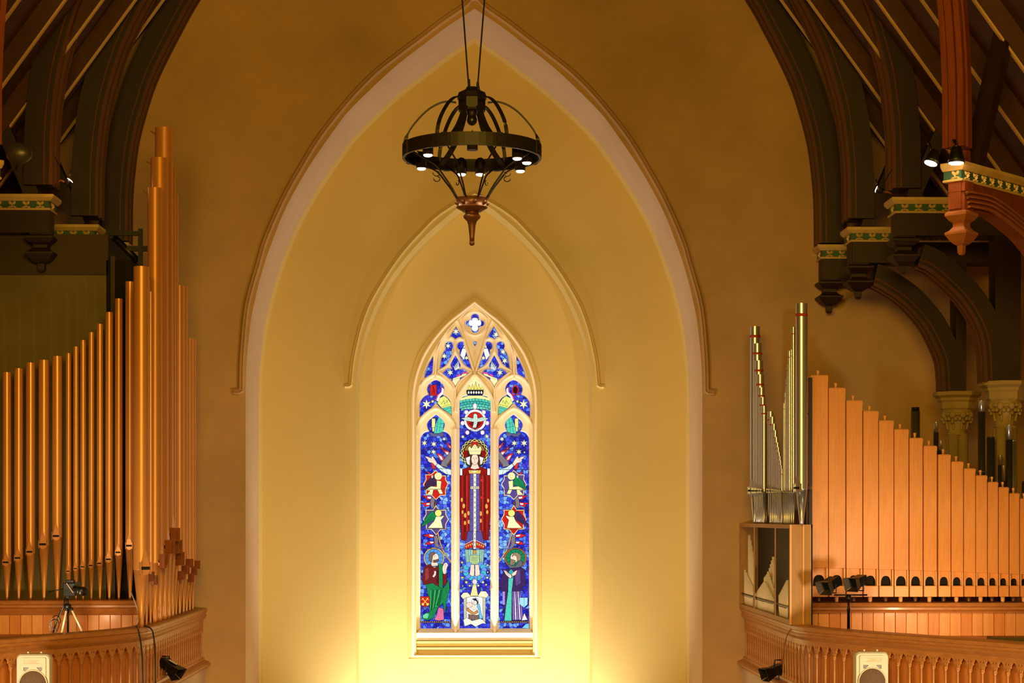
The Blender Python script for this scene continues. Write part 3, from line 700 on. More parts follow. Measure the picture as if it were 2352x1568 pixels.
    q = a('winged_ox')
    q.p(GN if side == 0 else (70, 46, 90), (312, 1166), (340, 1180), (376, 1250), (330, 1296), (160, 1392), (200, 1310), (244, 1236)).p((242, 238, 180), (370, 1240), (432, 1240), (482, 1226), (474, 1250), (440, 1290), (466, 1402), (254, 1402), (300, 1350), (340, 1310)).c((244, 236, 120), 402, 1194, 48)
    for k in range(4): q.line((10, 40, 20), .5, (330+k*10, 1200+k*20), (190+k*26, 1350-k*12))
    q.done()
    b('flames').p((206, 40, 50), (162, 48), (240, 26), (300, 40), (300, 72), (240, 78)).p(WH, (234, 38), (290, 44), (290, 64), (250, 60), lead=.4).p((206, 40, 50), (184, 156), (230, 118), (300, 118), (304, 146), (240, 160)).p(WH, (244, 122), (290, 122), (292, 138), (260, 144), lead=.4).done()
    b('cloud').p(GY, (296, 60), (330, 40), (352, 90), (346, 150), (366, 190), (330, 196), (304, 160)).done()
    b('staff').line(BR, 3.2, (342, 10), (372, 140), (410, 240), (500, 370)).line(GO, 1.4, (342, 10), (372, 140), (410, 240), (500, 370)).done()
# left saint: maroon and green
q = Fig(L_, z3, 'halo'); q.c(GO, 298, 318, 126, 124).c((84, 150, 220), 298, 318, 112, 108)
for k in range(12): a_ = 2*pi*k/12; q.line((16, 20, 60), .6, (298+60*cos(a_), 318+60*sin(a_)), (298+112*cos(a_), 318+108*sin(a_)))
q.done()
q = Fig(L_, z3, 'saint_head'); q.p(SK, (262, 370), (330, 350), (348, 410), (266, 420)).c(SK, 302, 316, 52, 58).p((120, 96, 84), (234, 320), (240, 262), (286, 244), (320, 262), (282, 290), (274, 350), (262, 372), (240, 350)).p((110, 84, 70), (288, 345), (318, 340), (352, 330), (356, 356), (320, 372), (290, 366)).line((60, 40, 30), .6, (302, 298), (322, 294)).done()
q = Fig(L_, z3, 'saint_robe')
q.p((110, 34, 36), (180, 420), (250, 392), (300, 440), (352, 410), (400, 520), (452, 500), (452, 640), (340, 660), (170, 636), (148, 580))
q.p((150, 60, 56), (190, 450), (230, 430), (240, 560), (190, 600), lead=.5).p((90, 24, 28), (330, 470), (356, 470), (360, 620), (330, 620), lead=.5)
q.p(GN, (352, 388), (400, 392), (404, 700), (356, 700)).p(GN, (200, 636), (280, 620), (400, 690), (440, 640), (478, 560), (484, 700), (446, 850), (430, 992), (404, 860), (340, 920), (290, 1040), (220, 1066), (150, 1050), (160, 1000), (250, 960), (222, 740))
for k in range(6): q.p(((60, 170, 90), (20, 100, 56))[k % 2], (250+k*26, 700), (268+k*26, 700), (262+k*20, 900), (244+k*16, 980-k*18), lead=.45)
q.p((110, 210, 160), (160, 1010), (200, 980), (240, 990), (220, 1046), (170, 1044), lead=.6).p((220, 110, 150), (352, 910), (410, 930), (418, 1060), (352, 1072), (300, 1058), (330, 1000)).done()
Fig(L_, z3, 'saint_hands').p(SK, (300, 468), (326, 480), (322, 520), (296, 556), (276, 540), (296, 510)).p(SK, (400, 420), (420, 380), (448, 372), (468, 400), (446, 460), (440, 512), (408, 510), (396, 460)).line((90, 50, 40), .5, (420, 440), (440, 390)).done()
q = Fig(L_, z3, 'key_shield'); q.p(RD, (134, 780), (246, 780), (246, 880), (192, 914), (134, 880))
q.line((246, 220, 90), 1.3, (156, 800), (222, 880)).line((246, 220, 90), 1.3, (226, 800), (160, 880)).c((246, 220, 90), 164, 874, 17, lead=.4, n=8).c((246, 220, 90), 220, 874, 17, lead=.4, n=8).line((246, 220, 90), 1.1, (150, 822), (172, 802)).line((246, 220, 90), 1.1, (232, 822), (208, 802)).done()
# right saint: purple and teal
q = Fig(R_, z3, 'halo'); q.c((176, 100, 30), 1276, 318, 134, 124).c((24, 130, 90), 1276, 318, 116, 106)
for k in range(12): a_ = 2*pi*k/12; q.line((8, 40, 30), .6, (1276+60*cos(a_), 318+60*sin(a_)), (1276+116*cos(a_), 318+106*sin(a_)))
q.done()
q = Fig(R_, z3, 'saint_head'); q.c(SK, 1262, 316, 48, 60).p((150, 130, 100), (1232, 300), (1250, 256), (1300, 252), (1342, 290), (1340, 350), (1296, 360), (1292, 300), (1262, 282)).p((140, 118, 90), (1214, 330), (1250, 340), (1276, 350), (1262, 400), (1206, 410)).line((60, 40, 30), .6, (1236, 300), (1254, 300)).p((104, 104, 112), (1180, 410), (1200, 396), (1270, 420), (1330, 340), (1362, 372), (1350, 420), (1280, 448), (1210, 440)).done()
q = Fig(R_, z3, 'saint_robe')
q.p((64, 40, 90), (1136, 470), (1210, 440), (1350, 430), (1384, 470), (1396, 640), (1340, 690), (1330, 900), (1350, 990), (1420, 1000), (1420, 1074), (1140, 1074), (1130, 900), (1110, 700), (1082, 650), (1100, 560))
q.p((96, 70, 130), (1260, 470), (1330, 460), (1340, 620), (1280, 660), lead=.5).p(TE, (1190, 560), (1250, 560), (1232, 720), (1228, 1074), (1140, 1074), (1160, 900), (1186, 720)).p((60, 170, 180), (1196, 480), (1222, 450), (1250, 480), (1246, 560), (1200, 560), lead=.5)
for k in range(5): q.p(((150, 120, 200), (230, 214, 240))[k % 2], (1240+k*20, 720), (1252+k*20, 720), (1262+k*26, 1060), (1244+k*26, 1060), lead=.4)
q.p((170, 140, 214), (1118, 720), (1150, 720), (1150, 880), (1120, 880), lead=.5).p((240, 236, 244), (1380, 980), (1420, 1060), (1350, 1070), lead=.6).done()
Fig(R_, z3, 'saint_hands').p(SK, (1130, 466), (1160, 470), (1190, 500), (1222, 520), (1232, 556), (1206, 562), (1160, 520)).p(SK, (1300, 462), (1280, 520), (1240, 540), (1226, 512), (1262, 480)).line((30, 20, 20), .7, (1150, 476), (1200, 530)).done()
Fig(R_, z3, 'blue_shield').p((160, 220, 244), (1324, 794), (1422, 794), (1422, 876), (1376, 916), (1324, 876)).line((30, 60, 90), .6, (1376, 796), (1376, 912)).done()
Fig(R_, z3, 'blue_pane').p((120, 200, 240), (1350, 1160), (1400, 1110), (1438, 1104), (1438, 1165)).done()
for k_, (x0, x1) in enumerate(((135, 495), (1075, 1437))):
    q = Fig(k_, z3, 'dotted_border'); q.r((70, 30, 14), x0, 1078, x1, 1096, lead=.4)
    for n_ in range(16): q.c((248, 214, 120), x0+12+n_*22.5, 1087, 5, lead=0, n=6)
    q.done()
# saddle bars
for a, b, ys in ((966, 1036, (1031, 1076, 1123, 1169, 1214, 1260, 1305.5, 1351.4, 1397)), (1146, 1216, (1032, 1078, 1124, 1170, 1216, 1260, 1306.5, 1352, 1397.5)),
                 (1056, 1126, (940, 987, 1033, 1078.7, 1124, 1170, 1215, 1260, 1306.5, 1352, 1397))):
    for y in ys:
        xa, xb = at(a, y, DGL-.04)[0], at(b, y, DGL-.04)[0]; z = at(a, y, DGL-.04)[2]
        obj('saddle_bar', MB().box(xa-.01, xb+.01, DGL-.064, DGL-.05, z-.005, z+.005), M['iron'], win)

# ------------------------------------------------------------------ roof slopes, rafters, upper walls
def zroof(x): return 16.4-1.38*abs(x)
for s in (-1, 1):
    XE = 8.25
    mb = MB().add([(0, 8, zroof(0)), (s*XE, 8, zroof(XE)), (s*XE, 32, zroof(XE)), (0, 32, zroof(0)), (0, 8, 16.7), (s*XE, 8, zroof(XE)+.3), (s*XE, 32, zroof(XE)+.3), (0, 32, 16.7)],
                  [(0, 1, 2, 3), (4, 7, 6, 5), (0, 4, 5, 1), (1, 5, 6, 2), (2, 6, 7, 3)])
    rf = struct('ceiling_'+SIDE[s], mb, M['roof'])
    L = sqrt(1+1.38**2); nxv, nzv = -1.38/L, -1/L
    for D in (31.0, 29.8, 28.5, 27.15, 25.65, 24.1, 22.6, 21.1, 19.6):
        def rq(x, n, d): return (s*(x+nxv*n), d, zroof(x)+nzv*n)
        mb = MB().add([rq(x, n, d) for x in (.3, XE-.05) for n, d in ((0, D-.07), (.24, D-.07), (.24, D+.07), (0, D+.07))],
                      [(0, 1, 5, 4), (1, 2, 6, 5), (2, 3, 7, 6), (0, 3, 2, 1), (4, 5, 6, 7)])
        ra = obj('rafter', mb, M['roof'], rf)
        mb = MB().add([rq(x, n, d) for x in (.3, XE-.05) for n, d in ((.24, D-.03), (.27, D-.03), (.27, D+.035), (.24, D+.035))],
                      [(0, 1, 5, 4), (1, 2, 6, 5), (2, 3, 7, 6), (0, 3, 2, 1), (4, 5, 6, 7)])
        obj('painted_bead', mb, M['bead'], ra)
    mb = MB().box(s*XE, s*15, 8, 32, zroof(XE), zroof(XE)+.2)
    struct('ceiling_aisle_'+SIDE[s], mb, M['dark'])
    mb = MB().box(s*14.8, s*15, -6, 40, FLZ, zroof(XE)); struct('wall_'+SIDE[s], mb, M['wall'])

# ------------------------------------------------------------------ hammerbeam trusses
RIB = [(5.97, 4.72), (5.965, 5.3), (5.955, 5.6), (5.92, 6.0), (5.85, 6.5), (5.73, 6.97), (5.56, 7.5), (5.33, 8.0), (5.07, 8.5), (4.85, 8.9), (4.45, 9.5), (3.9, 10.2), (3.1, 11.0), (1.9, 11.9), (0, 12.9)]
BRACE = [(6.32, 3.64), (6.52, 3.53), (6.70, 3.40), (6.88, 3.22), (7.06, 2.98), (7.20, 2.69), (7.30, 2.40), (7.34, 2.1), (7.35, 1.93)]
def leafmb(mp, u, t, z, w_, h_):
    # small carved leaf spray: two upper lobes, two lower leaves and a stem, standing proud of the frieze
    mb = MB()
    def oval(cu, cz, ru, rz, th, a):
        n = 8; vs = []
        for k in range(n):
            q = 2*pi*k/n; du, dz = ru*cos(q), rz*sin(q)
            vs.append(mp(cu+du*cos(a)-dz*sin(a), t-.004, cz+du*sin(a)+dz*cos(a)))
        vs.append(mp(cu, t-th, cz))
        mb.add(vs, [(k, (k+1) % n, n) for k in range(n)])
    oval(u-.26*w_, z+.24*h_, .2*w_, .3*h_, .035, .6); oval(u+.26*w_, z+.24*h_, .2*w_, .3*h_, .035, -.6)
    oval(u-.28*w_, z-.34*h_, .3*w_, .14*h_, .03, .3); oval(u+.28*w_, z-.34*h_, .3*w_, .14*h_, .03, -.3)
    oval(u, z-.05*h_, .08*w_, .42*h_, .045, 0)
    return mb
def pendant(mb, cx, cy, z, k, rot, n=4, kh=1.0, m=0):
    # square turned drop: cap, neck, flared cap, tapering fluted drop
    q = sqrt(2) if n == 4 else 1.08
    P = [(.17, 0), (.215, -.03), (.215, -.06), (.16, -.12), (.11, -.15), (.11, -.20), (.16, -.25), (.215, -.275), (.215, -.30), (.15, -.38), (.10, -.42), (.055, -.44), (.05, -.53), (.03, -.56)]
    return mb.lathe(cx, cy, [(r*q*k, z+h*kh) for r, h in reversed(P)], n, m, rot, sm=False)
def truss_side(root, s, mp, tf, tb, zt, u0=5.93, brace=True, pend=True, post=None, ulen=2.2, kp=1.0, wood='dark', mould='mshade', rot=pi/4, nleaf=9, xoff=0, pn=4, bpts=None, rd=.42, kh=1.0):
    dz = zt-4.57
    tm = (tf+tb)/2
    wd, mo = M[wood], M[mould]
    xo = u0-5.93
    r = [(u+xo+xoff, z+(dz if abs(dz) > .1 and nleaf != 16 and nleaf != 2 else 0)) for u, z in RIB]
    q = smooth(r, 3)
    # outward is the n>0 side when the curve runs upward and inward
    a = obj('arch_rib', MB().sweep(q, [(0.02, tf+.04), (rd, tf+.04), (rd, tb-.04), (0.02, tb-.04)], mp), wd, root)
    for (n0, n1, t0, t1) in ((-.02, .03, tf+.02, tf+.10), (-.02, .03, tb-.10, tb-.02), (-.035, .03, tm-.05, tm+.05), (.09, .12, tf+.015, tf+.05)):
        obj('moulding', MB().sweep(q, [(n0, t0), (n1, t0), (n1, t1), (n0, t1)], mp), mo, a)
    # hammer beam and its cornice
    ue = u0+ulen
    def bx(ua, ub, ta, tb_, z0, z1):
        vs = [mp(u, t, z) for z in (z0, z1) for u, t in ((ua, ta), (ub, ta), (ub, tb_), (ua, tb_))]
        return vs, [(3, 2, 1, 0), (4, 5, 6, 7), (0, 1, 5, 4), (1, 2, 6, 5), (2, 3, 7, 6), (3, 0, 4, 7)]
    obj('hammer_beam', MB().add(*bx(u0+.10, ue, tf+.10, tb-.06, zt-.58, zt-.23)), wd, root)
    mb = MB()
    loop = [(u0, tb), (u0, tf), (ue, tf)]
    prof = [(0, 0), (.0, -.035), (.05, -.085), (.06, -.085), (.06, 0)]  # inward offset, z
    def wrap(mb, prof):
        K = len(prof); vs = []
        for (u, t, du, dt) in ((u0, tb-.001, 1, 0), (u0, tf, 1, 1), (ue, tf, 0, 1)):
            for i_, z_ in prof: vs.append(mp(u+du*i_, t+dt*i_, zt+z_))
        return mb.add(vs, [(i*K+k, i*K+(k+1) % K, (i+1)*K+(k+1) % K, (i+1)*K+k) for i in range(2) for k in range(K)]+[tuple(reversed(range(K))), tuple(2*K+k for k in range(K))])
    cn = obj('cornice', wrap(MB(), [(-.0, 0), (-.0, -.045), (.055, -.095), (.3, -.095), (.3, 0)]), M['cornice'], root)
    obj('bead', wrap(MB(), [(.065, -.205), (.055, -.22), (.065, -.235), (.3, -.235), (.3, -.205)]), M['cornice'], cn)
    obj('frieze', wrap(MB(), [(.085, -.09), (.085, -.21), (.3, -.21), (.3, -.09)]), M['green'], cn)
    for k in range(nleaf):
        obj('leaf_spray', leafmb(mp, u0+.22+k*.215, tf+.085, zt-.15, .12, .11), M['cornice'], cn)
    mpe = lambda u, t, z: mp(u0+.085-(tf+.085-t), u, z)
    obj('leaf_spray', leafmb(mpe, tm, tf+.085, zt-.15, .12, .11), M['cornice'], cn)
    if pend:
        c = mp(u0+.24, tm, 0)
        w_ = .155*kp
        mb = MB().lathe(c[0], c[1], [(w_*sqrt(2), zt-.66*1), (w_*sqrt(2), zt-.22)], 4, 0, rot, sm=False)
        po = obj('pendant_post', mb, wd if wood == 'dark' else mo, root)
        pd = obj('pendant', pendant(MB(), c[0], c[1], zt-.60, kp, rot, pn, kh), wd if wood == 'dark' else M['copperwood'], root)
    if brace:
        b = bpts
        q2 = smooth(b, 3)
        pr = obj('arch_brace', MB().sweep(q2, [(0, tf+.1), (-.34, tf+.1), (-.34, tb-.08), (0, tb-.08)], mp), wd, root)
        for (n0, n1, t0, t1) in ((.025, -.02, tf+.07, tf+.15), (.025, -.02, tb-.13, tb-.06), (.035, -.02, tm-.04, tm+.04), (-.07, -.10, tf+.085, tf+.11)):
            obj('moulding', MB().sweep(q2, [(n0, t0), (n1, t0), (n1, t1), (n0, t1)], mp), mo, pr)
    if post:
        obj('wall_post', MB().add(*bx(post[0], post[1], tf+.12, tb-.1, post[2], zt-.58)), wd, root)
    # raking strut
    sl = 3.75/1.64; xr_ = (16.4-.12-zt+sl*(u0+.36))/(sl+1.38)
    A, B = (u0+.36, zt+.0), (xr_, zt+sl*(xr_-u0-.36))
    if nleaf == 16: A, B = (u0+.52, zt), (u0+1.9, zt+3.1)
    if ulen > 1:
        obj('strut', MB().sweep([A, B], [(-.11, tf+.16), (.11, tf+.16), (.11, tb-.14), (-.11, tb-.14)] if nleaf != 16 else [(-.08, tf+.05), (.08, tf+.05), (.08, tb-.05), (-.08, tb-.05)], mp), M['dark'], root)
        obj('upper_post', MB().add(*bx(u0+.30, u0+.42, tf+.2, tb-.2, zt-.01, zt+.4)), wd, root)
M['copperwood'] = mat('pendant_wood', rgb(146, 88, 50), .45, noise=3, color2=rgb(166, 104, 60))
BPX = {'B': [(2006, 652), (2018.5, 656.6), (2063, 683.7), (2095, 712), (2127, 750.6), (2149, 792), (2163.5, 830), (2168, 878), (2168, 902)],
       'C': [(2108, 608), (2136.5, 620), (2175, 652), (2206.6, 683.7), (2232, 719), (2251, 757), (2261, 798.5), (2264, 846), (2264.6, 877)]}
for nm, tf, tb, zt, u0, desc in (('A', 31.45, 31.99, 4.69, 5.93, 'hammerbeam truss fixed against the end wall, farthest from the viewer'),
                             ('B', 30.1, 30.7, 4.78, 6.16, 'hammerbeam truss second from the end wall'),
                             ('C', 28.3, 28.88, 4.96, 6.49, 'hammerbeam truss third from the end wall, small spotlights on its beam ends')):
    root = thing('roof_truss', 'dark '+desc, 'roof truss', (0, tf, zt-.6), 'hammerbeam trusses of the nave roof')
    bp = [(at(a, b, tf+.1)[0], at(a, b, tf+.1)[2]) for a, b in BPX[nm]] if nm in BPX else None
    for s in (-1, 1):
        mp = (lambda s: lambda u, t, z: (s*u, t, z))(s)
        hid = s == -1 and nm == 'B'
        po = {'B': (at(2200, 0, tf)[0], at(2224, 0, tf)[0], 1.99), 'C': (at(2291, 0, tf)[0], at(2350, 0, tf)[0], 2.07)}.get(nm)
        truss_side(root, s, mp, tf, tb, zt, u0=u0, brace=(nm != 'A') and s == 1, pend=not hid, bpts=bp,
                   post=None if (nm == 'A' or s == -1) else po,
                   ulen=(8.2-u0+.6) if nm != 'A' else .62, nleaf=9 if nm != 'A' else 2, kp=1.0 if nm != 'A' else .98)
        if nm == 'A':
            obj('corbel_block', MB().box(s*6.3, s*6.62, tf+.15, tb, 4.0, 4.45), M['dark'], root)
# diagonal trusses of the crossing, nearest the viewer
for s in (-1, 1):
    cx, cy = 6.10, 23.25
    ca, sa = .70, .714
    def mp(u, t, z, s=s):     # u outward along the diagonal (5.93 = beam end), t across it
        du = u-5.93; dt = t
        return (s*(cx+ca*du-sa*dt*-1*-1), cy+sa*du+ca*dt, z)
    def mp(u, t, z, s=s):
        du = u-5.93
        return (s*(cx+ca*du+sa*t), cy+sa*du-ca*t, z)
    # t runs so that larger t is the far side: flip by using negative side as front
    mpf = (lambda f: lambda u, t, z: f(u, -t+.0, z))(mp)
    root = thing('crossing_truss', 'red-brown diagonal truss with a pendant at the %s edge of view' % SIDE[s], 'roof truss', (s*cx, cy, 3.9))
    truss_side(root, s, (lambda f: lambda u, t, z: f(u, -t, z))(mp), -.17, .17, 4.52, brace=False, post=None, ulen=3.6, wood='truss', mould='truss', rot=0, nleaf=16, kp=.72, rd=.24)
    # the sweeping moulded arch under the beam
    q = smooth([(6.12, 3.96), (6.19, 3.97), (6.67, 3.98), (7.04, 3.915), (7.37, 3.83), (7.75, 3.706), (8.2, 3.46), (8.65, 3.05), (8.95, 2.6), (9.05, 2.0)], 4)
    f2 = (lambda f: lambda u, t, z: f(u, -t, z))(mp)
    br = obj('arch_brace', MB().sweep(q, [(0, -.12), (-.22, -.12), (-.22, .12), (0, .12)], f2), M['truss'], root)
    top = [(u, z+.20) for u, z in q]
    obj('spandrel', MB().slab(top+[(9.4, 2.0), (9.4, 4.1), (6.12, 4.1)], [], -.09, .09, mp=f2), M['truss'], root)
    for n0 in (.0, -.06, -.12, -.18):
        obj('moulding', MB().sweep(q, [(n0+.012, -.155), (n0-.012, -.155), (n0-.012, -.11), (n0+.012, -.11)], f2), M['copperwood'], br)

# columns that carry the trusses
def column(px_x, D, zt, label):
    t = thing('stone_column', label, 'column', (px_x, D, FLZ))
    x = px_x
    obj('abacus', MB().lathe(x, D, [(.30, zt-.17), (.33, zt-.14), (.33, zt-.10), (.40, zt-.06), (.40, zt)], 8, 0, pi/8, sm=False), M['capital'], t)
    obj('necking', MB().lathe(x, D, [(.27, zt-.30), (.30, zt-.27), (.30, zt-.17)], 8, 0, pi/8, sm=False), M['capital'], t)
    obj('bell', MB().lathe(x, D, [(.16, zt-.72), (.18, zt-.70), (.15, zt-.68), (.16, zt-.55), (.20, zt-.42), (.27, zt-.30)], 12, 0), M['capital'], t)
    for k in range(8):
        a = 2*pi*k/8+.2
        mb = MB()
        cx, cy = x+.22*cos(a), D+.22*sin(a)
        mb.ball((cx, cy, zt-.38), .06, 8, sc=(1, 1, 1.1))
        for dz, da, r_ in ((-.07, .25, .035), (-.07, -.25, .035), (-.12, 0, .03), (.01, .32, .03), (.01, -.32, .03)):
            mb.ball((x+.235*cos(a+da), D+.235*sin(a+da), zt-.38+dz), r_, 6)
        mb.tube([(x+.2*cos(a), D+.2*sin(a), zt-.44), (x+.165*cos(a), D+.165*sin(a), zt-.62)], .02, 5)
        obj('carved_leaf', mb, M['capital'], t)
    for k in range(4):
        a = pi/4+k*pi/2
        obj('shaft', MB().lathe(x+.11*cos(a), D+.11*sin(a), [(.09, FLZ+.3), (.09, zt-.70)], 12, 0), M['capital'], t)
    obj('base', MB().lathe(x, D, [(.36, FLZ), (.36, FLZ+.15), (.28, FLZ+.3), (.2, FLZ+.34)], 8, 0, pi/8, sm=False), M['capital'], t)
column(at(2198, 0, 30.4)[0], 30.4, at(2198, 901, 30.4)[2], 'stone column with leafy capital, farther and darker of the right pair')
column(at(2308, 0, 28.6)[0], 28.6, at(2308, 877, 28.6)[2], 'stone column with large leafy capital at the right edge of the picture')

# ------------------------------------------------------------------ the two galleries
PATH = [(4.66, 32.0), (4.66, 30.5), (4.66, 29), (4.66, 27.6), (4.67, 26.9), (4.74, 26.4), (4.92, 25.95), (5.2, 25.42), (5.75, 24.57), (6.2, 23.9), (6.87, 22.85), (7.8, 21.4)]
PS = smooth(PATH, 8)
def walk(step, start=.1):     # points at equal spacing along the gallery front
    out = []; acc = -start
    for (x0, y0), (x1, y1) in zip(PS, PS[1:]):
        l = sqrt((x1-x0)**2+(y1-y0)**2)
        while acc+l >= 0 and l > 0:
            k = -acc/l if acc < 0 else 0
            if acc+l < 0: break
            t = (-acc)/l
            if t > 1: break
            out.append((x0+(x1-x0)*t, y0+(y1-y0)*t, (x1-x0)/l, (y1-y0)/l)); acc -= step
        acc += l
    return out
ZR = -1.60
TOPP = [(.31, ZR), (.02, ZR), (0, ZR-.015), (0, ZR-.06), (.025, ZR-.075), (.03, ZR-.10), (.012, ZR-.125), (.025, ZR-.15), (.07, ZR-.20), (.07, ZR-.26), (.31, ZR-.26)]
def along(prof, s):
    mb = MB(); K = len(prof); N = len(PS); vs = []
    for i in range(N):
        a, b = PS[max(0, i-1)], PS[min(N-1, i+1)]; l = sqrt((b[0]-a[0])**2+(b[1]-a[1])**2)
        tx, ty = (b[0]-a[0])/l, (b[1]-a[1])/l
        for o_, z in prof: vs.append((s*(PS[i][0]-ty*o_), PS[i][1]+tx*o_, z))   # o_>0 goes behind the front
    fs = [(i*K+k, i*K+(k+1) % K, (i+1)*K+(k+1) % K, (i+1)*K+k) for i in range(N-1) for k in range(K)]
    fs += [tuple(range(K)), tuple((N-1)*K+k for k in reversed(range(K)))]
    return mb.add(vs, fs)
def arch_head_mesh():
    w_, h_ = .105, .17
    # pointed cusped opening under a square head, with a pierced trefoil in each spandrel
    o = [(-w_, -h_), (-w_, 0), (w_, 0), (w_, -h_), (.078, -h_), (.078, -.13), (.066, -.095), (.045, -.085), (.05, -.06), (.03, -.03), (0, -.005),
         (-.03, -.03), (-.05, -.06), (-.045, -.085), (-.066, -.095), (-.078, -.13), (-.078, -h_)]
    holes = []
    for sx in (-1, 1):
        c = (sx*.082, -.036)
        L = [(c[0]+.013*cos(a), c[1]+.016*sin(a)) for a in [2*pi*k/6 for k in range(6)]]
        holes.append(L)
    mb = MB().slab(o, holes, -.012, .012)
    me = bpy.data.meshes.new('arch_head'); me.from_pydata(mb.v, [], mb.f); me.materials.append(M['rail']); return me
def colonnette_mesh(h):
    mb = MB().lathe(0, 0, [(.03, -h), (.03, -h+.05), (.022, -h+.06), (.024, -h+.075), (.016, -h+.09), (.016, -.19), (.024, -.18), (.018, -.168), (.028, -.15), (.03, -.135)], 8)
    mb.lathe(0, 0, [(.006, -.145), (.018, -.11), (.014, -.09), (.006, -.07)], 6)
    me = bpy.data.meshes.new('colonnette'); me.from_pydata(mb.v, [], mb.f); me.materials.append(M['rail'])
    me.polygons.foreach_set('use_smooth', [True]*len(me.polygons)); return me
AH, CN = arch_head_mesh(), colonnette_mesh(.64)
stations = walk(.21, .12)
for s in (-1, 1):
    g = thing('gallery_front', 'carved wooden gallery front with a pointed arcade, below the %s organ pipes' % SIDE[s], 'balustrade', (s*4.66, 29, -2.62))
    obj('top_rail', along(TOPP, s), M['rail'], g)
    obj('back_panel', along([(.165, ZR-.25), (.19, ZR-.25), (.19, -2.52), (.165, -2.52)], s), M['panel'], g)
    obj('base_moulding', along([(.31, -2.46), (.05, -2.46), (.05, -2.50), (-.03, -2.53), (-.06, -2.555), (-.06, -2.585), (.0, -2.62), (.04, -2.66), (.31, -2.66)], s), M['rail'], g)
    for i, (x, y, tx, ty) in enumerate(stations):
        nx_, ny_ = -ty, tx
        for me, nm, k in ((AH, 'arch_head', 0), (CN, 'colonnette', 0)):
            o = bpy.data.objects.new(nm, me); COL.objects.link(o); o.parent = g
            d = .085
            px_, py_ = x+nx_*d+(tx*.105 if nm == 'colonnette' else 0), y+ny_*d+(ty*.105 if nm == 'colonnette' else 0)
            b = ORG[g]
            o.location = (s*px_-b[0], py_-b[1], ZR-.25+CZ-b[2])
            o.rotation_euler = (0, 0, atan2(ty, s*tx))
    # plaster front below, and the gallery floor
    struct('wall_gallery_'+SIDE[s], along([(.04, -2.66), (.30, -2.66), (.30, FLZ), (.04, FLZ)], s), M['reveal'])
    # floor behind the rail
    mb = MB(); back = [(s*(x+.26 if i < 40 else x+.22), y) for i, (x, y) in enumerate(PS)]
    n = len(back)
    vs = [(x, y, -1.80) for x, y in back]+[(s*12, y, -1.80) for x, y in back]+[(x, y, -1.95) for x, y in back]+[(s*12, y, -1.95) for x, y in back]
    mb.add(vs, [(i, i+1, n+i+1, n+i) for i in range(n-1)]+[(2*n+i, 3*n+i, 3*n+i+1, 2*n+i+1) for i in range(n-1)])
    struct('floor_gallery_'+SIDE[s], mb, M['panel'])

# ------------------------------------------------------------------ organ pipes
def flue(t, x, y, z0, zm, z1, r, mt=M['gold'], face=(0, -1), n=20, rf=None, band=None, mouth=True, ear=False, dark=M['hole']):
    # round flue pipe: conical foot z0..zm, body zm..z1, mouth with lips facing `face`
    rf = rf or r*.28
    fx, fy = face; sx, sy = -fy, fx
    obj('foot', MB().lathe(x, y, [(rf, z0), (rf*1.05, z0+.05*(zm-z0)), (r*.97, zm-.012)], n), mt, t)
    bd = MB()
    bd.lathe(x, y, [(r*.97, zm-.012), (r*1.02, zm-.006), (r, zm), (r, z1)], n)
    bd.f.pop(); bd.m.pop(); bd.c.pop(); bd.sm.pop()            # open top
    bd.lathe(x, y, [(r*.93, z1-.25*min(1, z1-zm)), (r*.93, z1), (r, z1)], n)
    obj('body', bd, mt, t)
    if mouth:
        c = Vector((x+fx*r*.96, y+fy*r*.96, 0))
        S = Vector((sx, sy, 0)); Fv = Vector((fx, fy, 0)); hw = r*.66
        # upper lip: pointed flattened shield
        pts = [(-hw, .0), (hw, .0), (hw*.55, r*1.2), (0, r*2.9), (-hw*.55, r*1.2)]
        vs = [c+S*a+Fv*(r*.06 if b < r*2 else -r*.02)+Vector((0, 0, zm+r*.32+b)) for a, b in pts]
        vs += [c+S*a-Fv*r*.25+Vector((0, 0, zm+r*.32+b)) for a, b in pts]
        obj('upper_lip', MB().add(vs, [(0, 1, 2, 3, 4), (1, 0, 5, 6), (2, 1, 6, 7), (3, 2, 7, 8), (4, 3, 8, 9), (0, 4, 9, 5)]), mt, t)
        obj('mouth', MB().obox(c+Vector((0, 0, zm+r*.13))-Fv*r*.12, S*hw, Fv*r*.2, Vector((0, 0, r*.2))), dark, t)
        # lower lip: rounded half disc
        pts = [(hw*cos(a), hw*sin(a)*1.1) for a in [pi+pi*k/6 for k in range(7)]]
        vs = [c+S*a+Fv*r*.05+Vector((0, 0, zm-r*.06+b)) for a, b in pts]+[c+S*a-Fv*r*.45+Vector((0, 0, zm-r*.06+b)) for a, b in pts]
        obj('lower_lip', MB().add(vs, [tuple(range(7))]+[(k, k+1, 8+k, 7+k) for k in range(6)]+[(6, 0, 7, 13)]), mt, t)
        if ear:
            for q in (-1, 1):
                e = ear
                obj('ear', MB().obox(c+S*q*hw*1.05+Fv*e[0]*.5+Vector((0, 0, zm+r*.13)), S*.006, Fv*e[0]*.6, Vector((0, 0, e[1]/2))), M['goldd'] if mt is M['gold'] else mt, t)
        else:
            for q in (-1, 1):
                obj('ear', MB().obox(c+S*q*hw*1.08+Fv*r*.08+Vector((0, 0, zm+r*.13)), S*r*.05, Fv*r*.22, Vector((0, 0, r*.75))), mt, t)
    if band:
        obj('red_band', MB().lathe(x, y, [(r*1.03, band-.5*min(.05, r*.5)), (r*1.06, band), (r*1.03, band+.5*min(.05, r*.5))], n), M['redband'], t)
